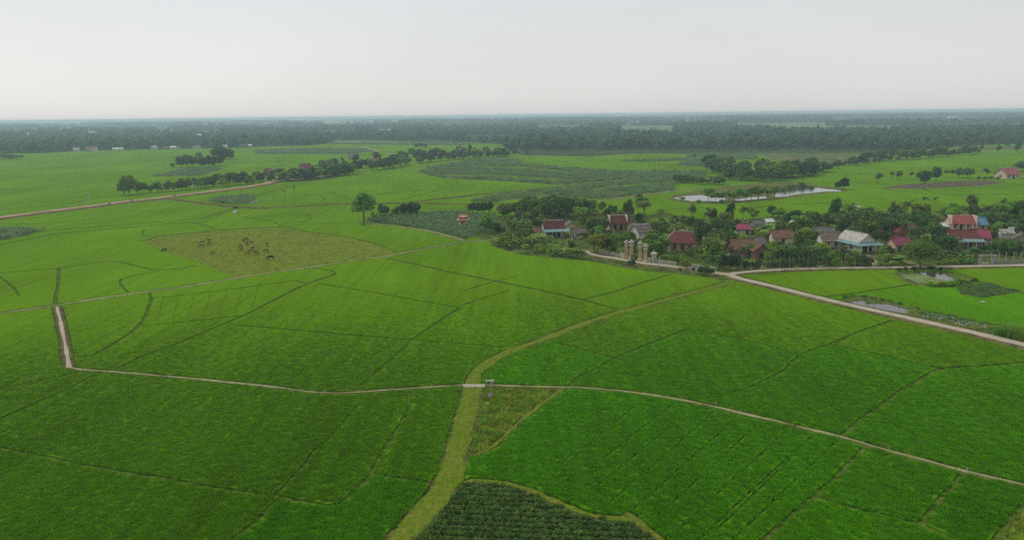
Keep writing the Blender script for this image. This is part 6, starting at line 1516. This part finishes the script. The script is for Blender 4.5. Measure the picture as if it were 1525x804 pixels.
if tri_pool:
    q = sample(tri_pool[0], 2.2); o = scatter('water_plants', np.concatenate((q, np.full((len(q), 1), .24)), 1), .5 + .5 * RNG.random(len(q)), RNG.random(len(q)) * 6.28, [grass_clump(520, .5, 12, .18, 'mid')]); tag(o, 'small plants dotted over the shallow roadside pool', 'water plants', None, 'stuff')
dw = [P(x, y, .262) for x, y in ((1340, 409.6), (1360, 407), (1378, 409), (1396, 415), (1413, 418), (1392, 422), (1366, 421.5))]
me = bpy.data.meshes.new('duckweed'); me.from_pydata([tuple(v) for v in dw], [], [tuple(range(len(dw)))]); me.update()
tag(link('duckweed', me, M['algae']), 'pale duckweed covering half of the garden pond', 'duckweed', None, 'stuff')

# ================================================================== cattle
def skin_body(name, verts, edges, radii, sub=1):
    """one continuous body grown round a skeleton"""
    me = bpy.data.meshes.new(name); me.from_pydata(verts, edges, []); o = bpy.data.objects.new(name, me); COL.objects.link(o)
    m = o.modifiers.new('skin', 'SKIN'); m.use_smooth_shade = True
    for i, r in enumerate(radii): me.skin_vertices[0].data[i].radius = (r if isinstance(r, tuple) else (r, r))
    me.skin_vertices[0].data[0].use_root = True
    s = o.modifiers.new('sub', 'SUBSURF'); s.levels = sub; s.render_levels = sub
    dg = bpy.context.evaluated_depsgraph_get(); ev = o.evaluated_get(dg); out = bpy.data.meshes.new_from_object(ev); out.name = name
    bpy.data.objects.remove(o); return out
def cow_mesh(name, graze):
    V = [(0, -.75, 1.18), (0, -.1, 1.10), (0, .55, 1.18), (0, .95, 1.30 if not graze else 1.0), (0, 1.25, 1.42 if not graze else .55), (0, 1.58, 1.30 if not graze else .22)]
    E = [(0, 1), (1, 2), (2, 3), (3, 4), (4, 5)]; Rr = [(.27, .33), (.31, .38), (.26, .36), (.16, .22), (.13, .15), (.075, .085)]
    for sx in (-1, 1):
        b = len(V); V += [(sx * .17, .62, .85), (sx * .18, .60, .45), (sx * .18, .63, .03)]; E += [(2, b), (b, b + 1), (b + 1, b + 2)]; Rr += [.11, .065, .05]
        b = len(V); V += [(sx * .17, -.72, .85), (sx * .18, -.88, .48), (sx * .18, -.82, .03)]; E += [(0, b), (b, b + 1), (b + 1, b + 2)]; Rr += [.14, .075, .05]
    b = len(V); V += [(0, -1.02, 1.20), (0, -1.12, .75), (0, -1.12, .45)]; E += [(0, b), (b, b + 1), (b + 1, b + 2)]; Rr += [.04, .025, .04]
    return skin_body(name, V, E, Rr)
M['cow'] = simple_mat('brown_hide', (.20, .088, .045), .8, .2, 1.5, (.15, .07, .036), coord='object'); M['buffalo'] = simple_mat('dark_hide', (.028, .024, .022), .8, .2, 1.5, coord='object'); M['horn'] = simple_mat('horn', (.12, .10, .08), .6, .1, 1.0)
CM = [cow_mesh('cow_body', True), cow_mesh('cow_body', False), cow_mesh('cow_body', True)]
for m_ in CM[:2]: m_.materials.append(M['cow'])
CM[2].materials.append(M['buffalo'])
def horns(graze, big):
    y, z = (1.22, .62) if graze else (1.22, 1.55); k = 2.0 if big else 1.0
    mb = MB()
    for sx in (-1, 1): mb.tube([(sx * .08, y, z), (sx * .2 * k, y - .05, z + .08), (sx * .2 * k, y - .1 * k, z + .24)], [.035 * k, .028 * k, .008], 5)
    me = mb.mesh('horns'); me.materials.append(M['horn']); return me
def ears(graze):
    y, z = (1.18, .58) if graze else (1.2, 1.48); mb = MB()
    for sx in (-1, 1): mb.tube([(sx * .1, y, z), (sx * .2, y - .03, z - .01), (sx * .29, y - .04, z - .04)], [.03, .055, .01], 5)
    me = mb.mesh('ears'); me.materials.append(M['cow']); return me
HM = [horns(True, False), horns(False, False), horns(True, True)]; EM = [ears(True), ears(False), ears(True)]
cows = [(625, 118, 1), (624, 155, 0), (541, 141, 0), (531, 182, 0), (655, 268, 1), (1012, 117, 1), (1050, 150, 0), (1105, 142, 1), (983, 186, 0), (990, 214, 0), (1118, 210, 1), (1095, 240, 0), (1055, 270, 0), (1160, 256, 0), (1280, 163, 1), (1268, 236, 0), (1322, 318, 2), (1040, 102, 0), (115, 232, 2)]
rows = sorted(cows)
for i, (X, Y, kd) in enumerate(rows):
    p = P(230 + X / 7.625, 345 + Y / 7.625, .22); r_ = empty('buffalo' if kd == 2 else 'cow', p, random.uniform(0, 6.28) if kd != 2 else R(85))
    tag(r_, ('black buffalo calf alone at the left corner of the grazed field' if X < 200 else 'black buffalo at the near edge of the grazing herd') if kd == 2 else f'{ordinal(i - 1)} brown cow from the left of the herd in the grazed field', 'buffalo' if kd == 2 else 'cow', 'cattle on the grazed field')
    b = link('body', CM[kd], None, r_); link('horns', HM[kd], None, b); link('ears', EM[kd], None, b)
    s = 1.05 if X == 1322 else random.uniform(.8, .95); r_.scale = (s, s, s)

# ================================================================== motorbikes on the dirt road
M['rubber'] = simple_mat('tyre_rubber', (.02, .02, .02), .8, .1, 1.0); M['bike_paint'] = simple_mat('bike_paint', (.05, .03, .03), .4, .1, 1.0); M['shirt'] = simple_mat('dark_shirt', (.06, .07, .10), .9, .2, 2.0); M['skin'] = simple_mat('skin', (.30, .17, .11), .6, .05, 2.0)
def wheel_me():
    mb = MB(); k = 14
    for i in range(k):
        a0, a1 = 2 * math.pi * i / k, 2 * math.pi * (i + 1) / k
        mb.tube([(0, math.cos(a0) * .27, .27 + math.sin(a0) * .27), (0, math.cos(a1) * .27, .27 + math.sin(a1) * .27)], [.045, .045], 5, False)
    return mb.mesh('wheel')
WME = wheel_me(); WME.materials.append(M['rubber'])
bd = skin_body('bike_body', [(0, -.6, .62), (0, -.2, .66), (0, .1, .48), (0, .35, .55), (0, .5, .85), (0, .62, .3), (0, -.62, .3)], [(0, 1), (1, 2), (2, 3), (3, 4), (3, 5), (1, 6)], [.1, .13, .14, .1, .09, .04, .05]); bd.materials.append(M['bike_paint'])
rd = skin_body('rider_body', [(0, -.25, .80), (0, -.22, 1.05), (0, -.18, 1.28), (0, -.15, 1.40), (0, -.12, 1.56), (.2, -.18, 1.27), (.27, .05, 1.08), (.27, .38, 1.02), (-.2, -.18, 1.27), (-.27, .05, 1.08), (-.27, .38, 1.02), (.13, -.1, .78), (.17, .25, .72), (.16, .12, .32), (.16, .24, .27), (-.13, -.1, .78), (-.17, .25, .72), (-.16, .12, .32), (-.16, .24, .27)],
               [(0, 1), (1, 2), (2, 3), (3, 4), (2, 5), (5, 6), (6, 7), (2, 8), (8, 9), (9, 10), (0, 11), (11, 12), (12, 13), (13, 14), (0, 15), (15, 16), (16, 17), (17, 18)], [.15, .15, .17, .06, .12, .07, .05, .04, .07, .05, .04, .10, .08, .055, .045, .10, .08, .055, .045]); rd.materials.append(M['shirt'])
hat = MB().lathe([(.24, 1.60), (.02, 1.78)], 10, (0, -.12, 0)).mesh('hat'); hat.materials.append(WM['stone'])
for (x, y, rz, lab) in ((163, 304.6, R(-62), 'further left on the dirt road'), (196.5, 300, R(-62), 'just left of the roadside tree row'), (260, 292, R(-64), 'at the dirt road junction')):
    p = P(x, y, 1.0); r_ = empty('motorbike', p, rz); tag(r_, 'dark motorbike under its rider, ' + lab, 'motorbike', 'motorbikes on the dirt road')
    link('body', bd, None, r_)
    for yy in (.62, -.62): link('wheel', WME, None, r_).location = (0, yy, 0)
    MB().tube([(-.32, .42, 1.0), (0, .5, .98), (.32, .42, 1.0)], [.02, .025, .02], 5).build('handlebar', M['steel'], r_)
    pr = empty('person', p, rz); tag(pr, 'person in dark clothes and pale hat riding, ' + lab, 'person', 'riders on the dirt road'); link('body', rd, None, pr); link('hat', hat, None, pr)
HAZE = 0.00021
# ================================================================== haze over the plain
hm = bpy.data.materials.new('haze'); hm.use_nodes = True
hn = hm.node_tree.nodes; hn.clear()
ho = hn.new('ShaderNodeOutputMaterial'); hv = hn.new('ShaderNodeVolumePrincipled')
hv.inputs['Color'].default_value = (0.68, 0.87, 1.0, 1); hv.inputs['Density'].default_value = HAZE
hv.inputs['Anisotropy'].default_value = 0.2
hm.node_tree.links.new(hv.outputs[0], ho.inputs['Volume'])
hz = MB().box(-41000, -1900, -1.2, 41000, 41500, 49).build('haze', hm)
tag(hz, 'pale haze lying over the whole plain', 'haze', None, 'stuff')
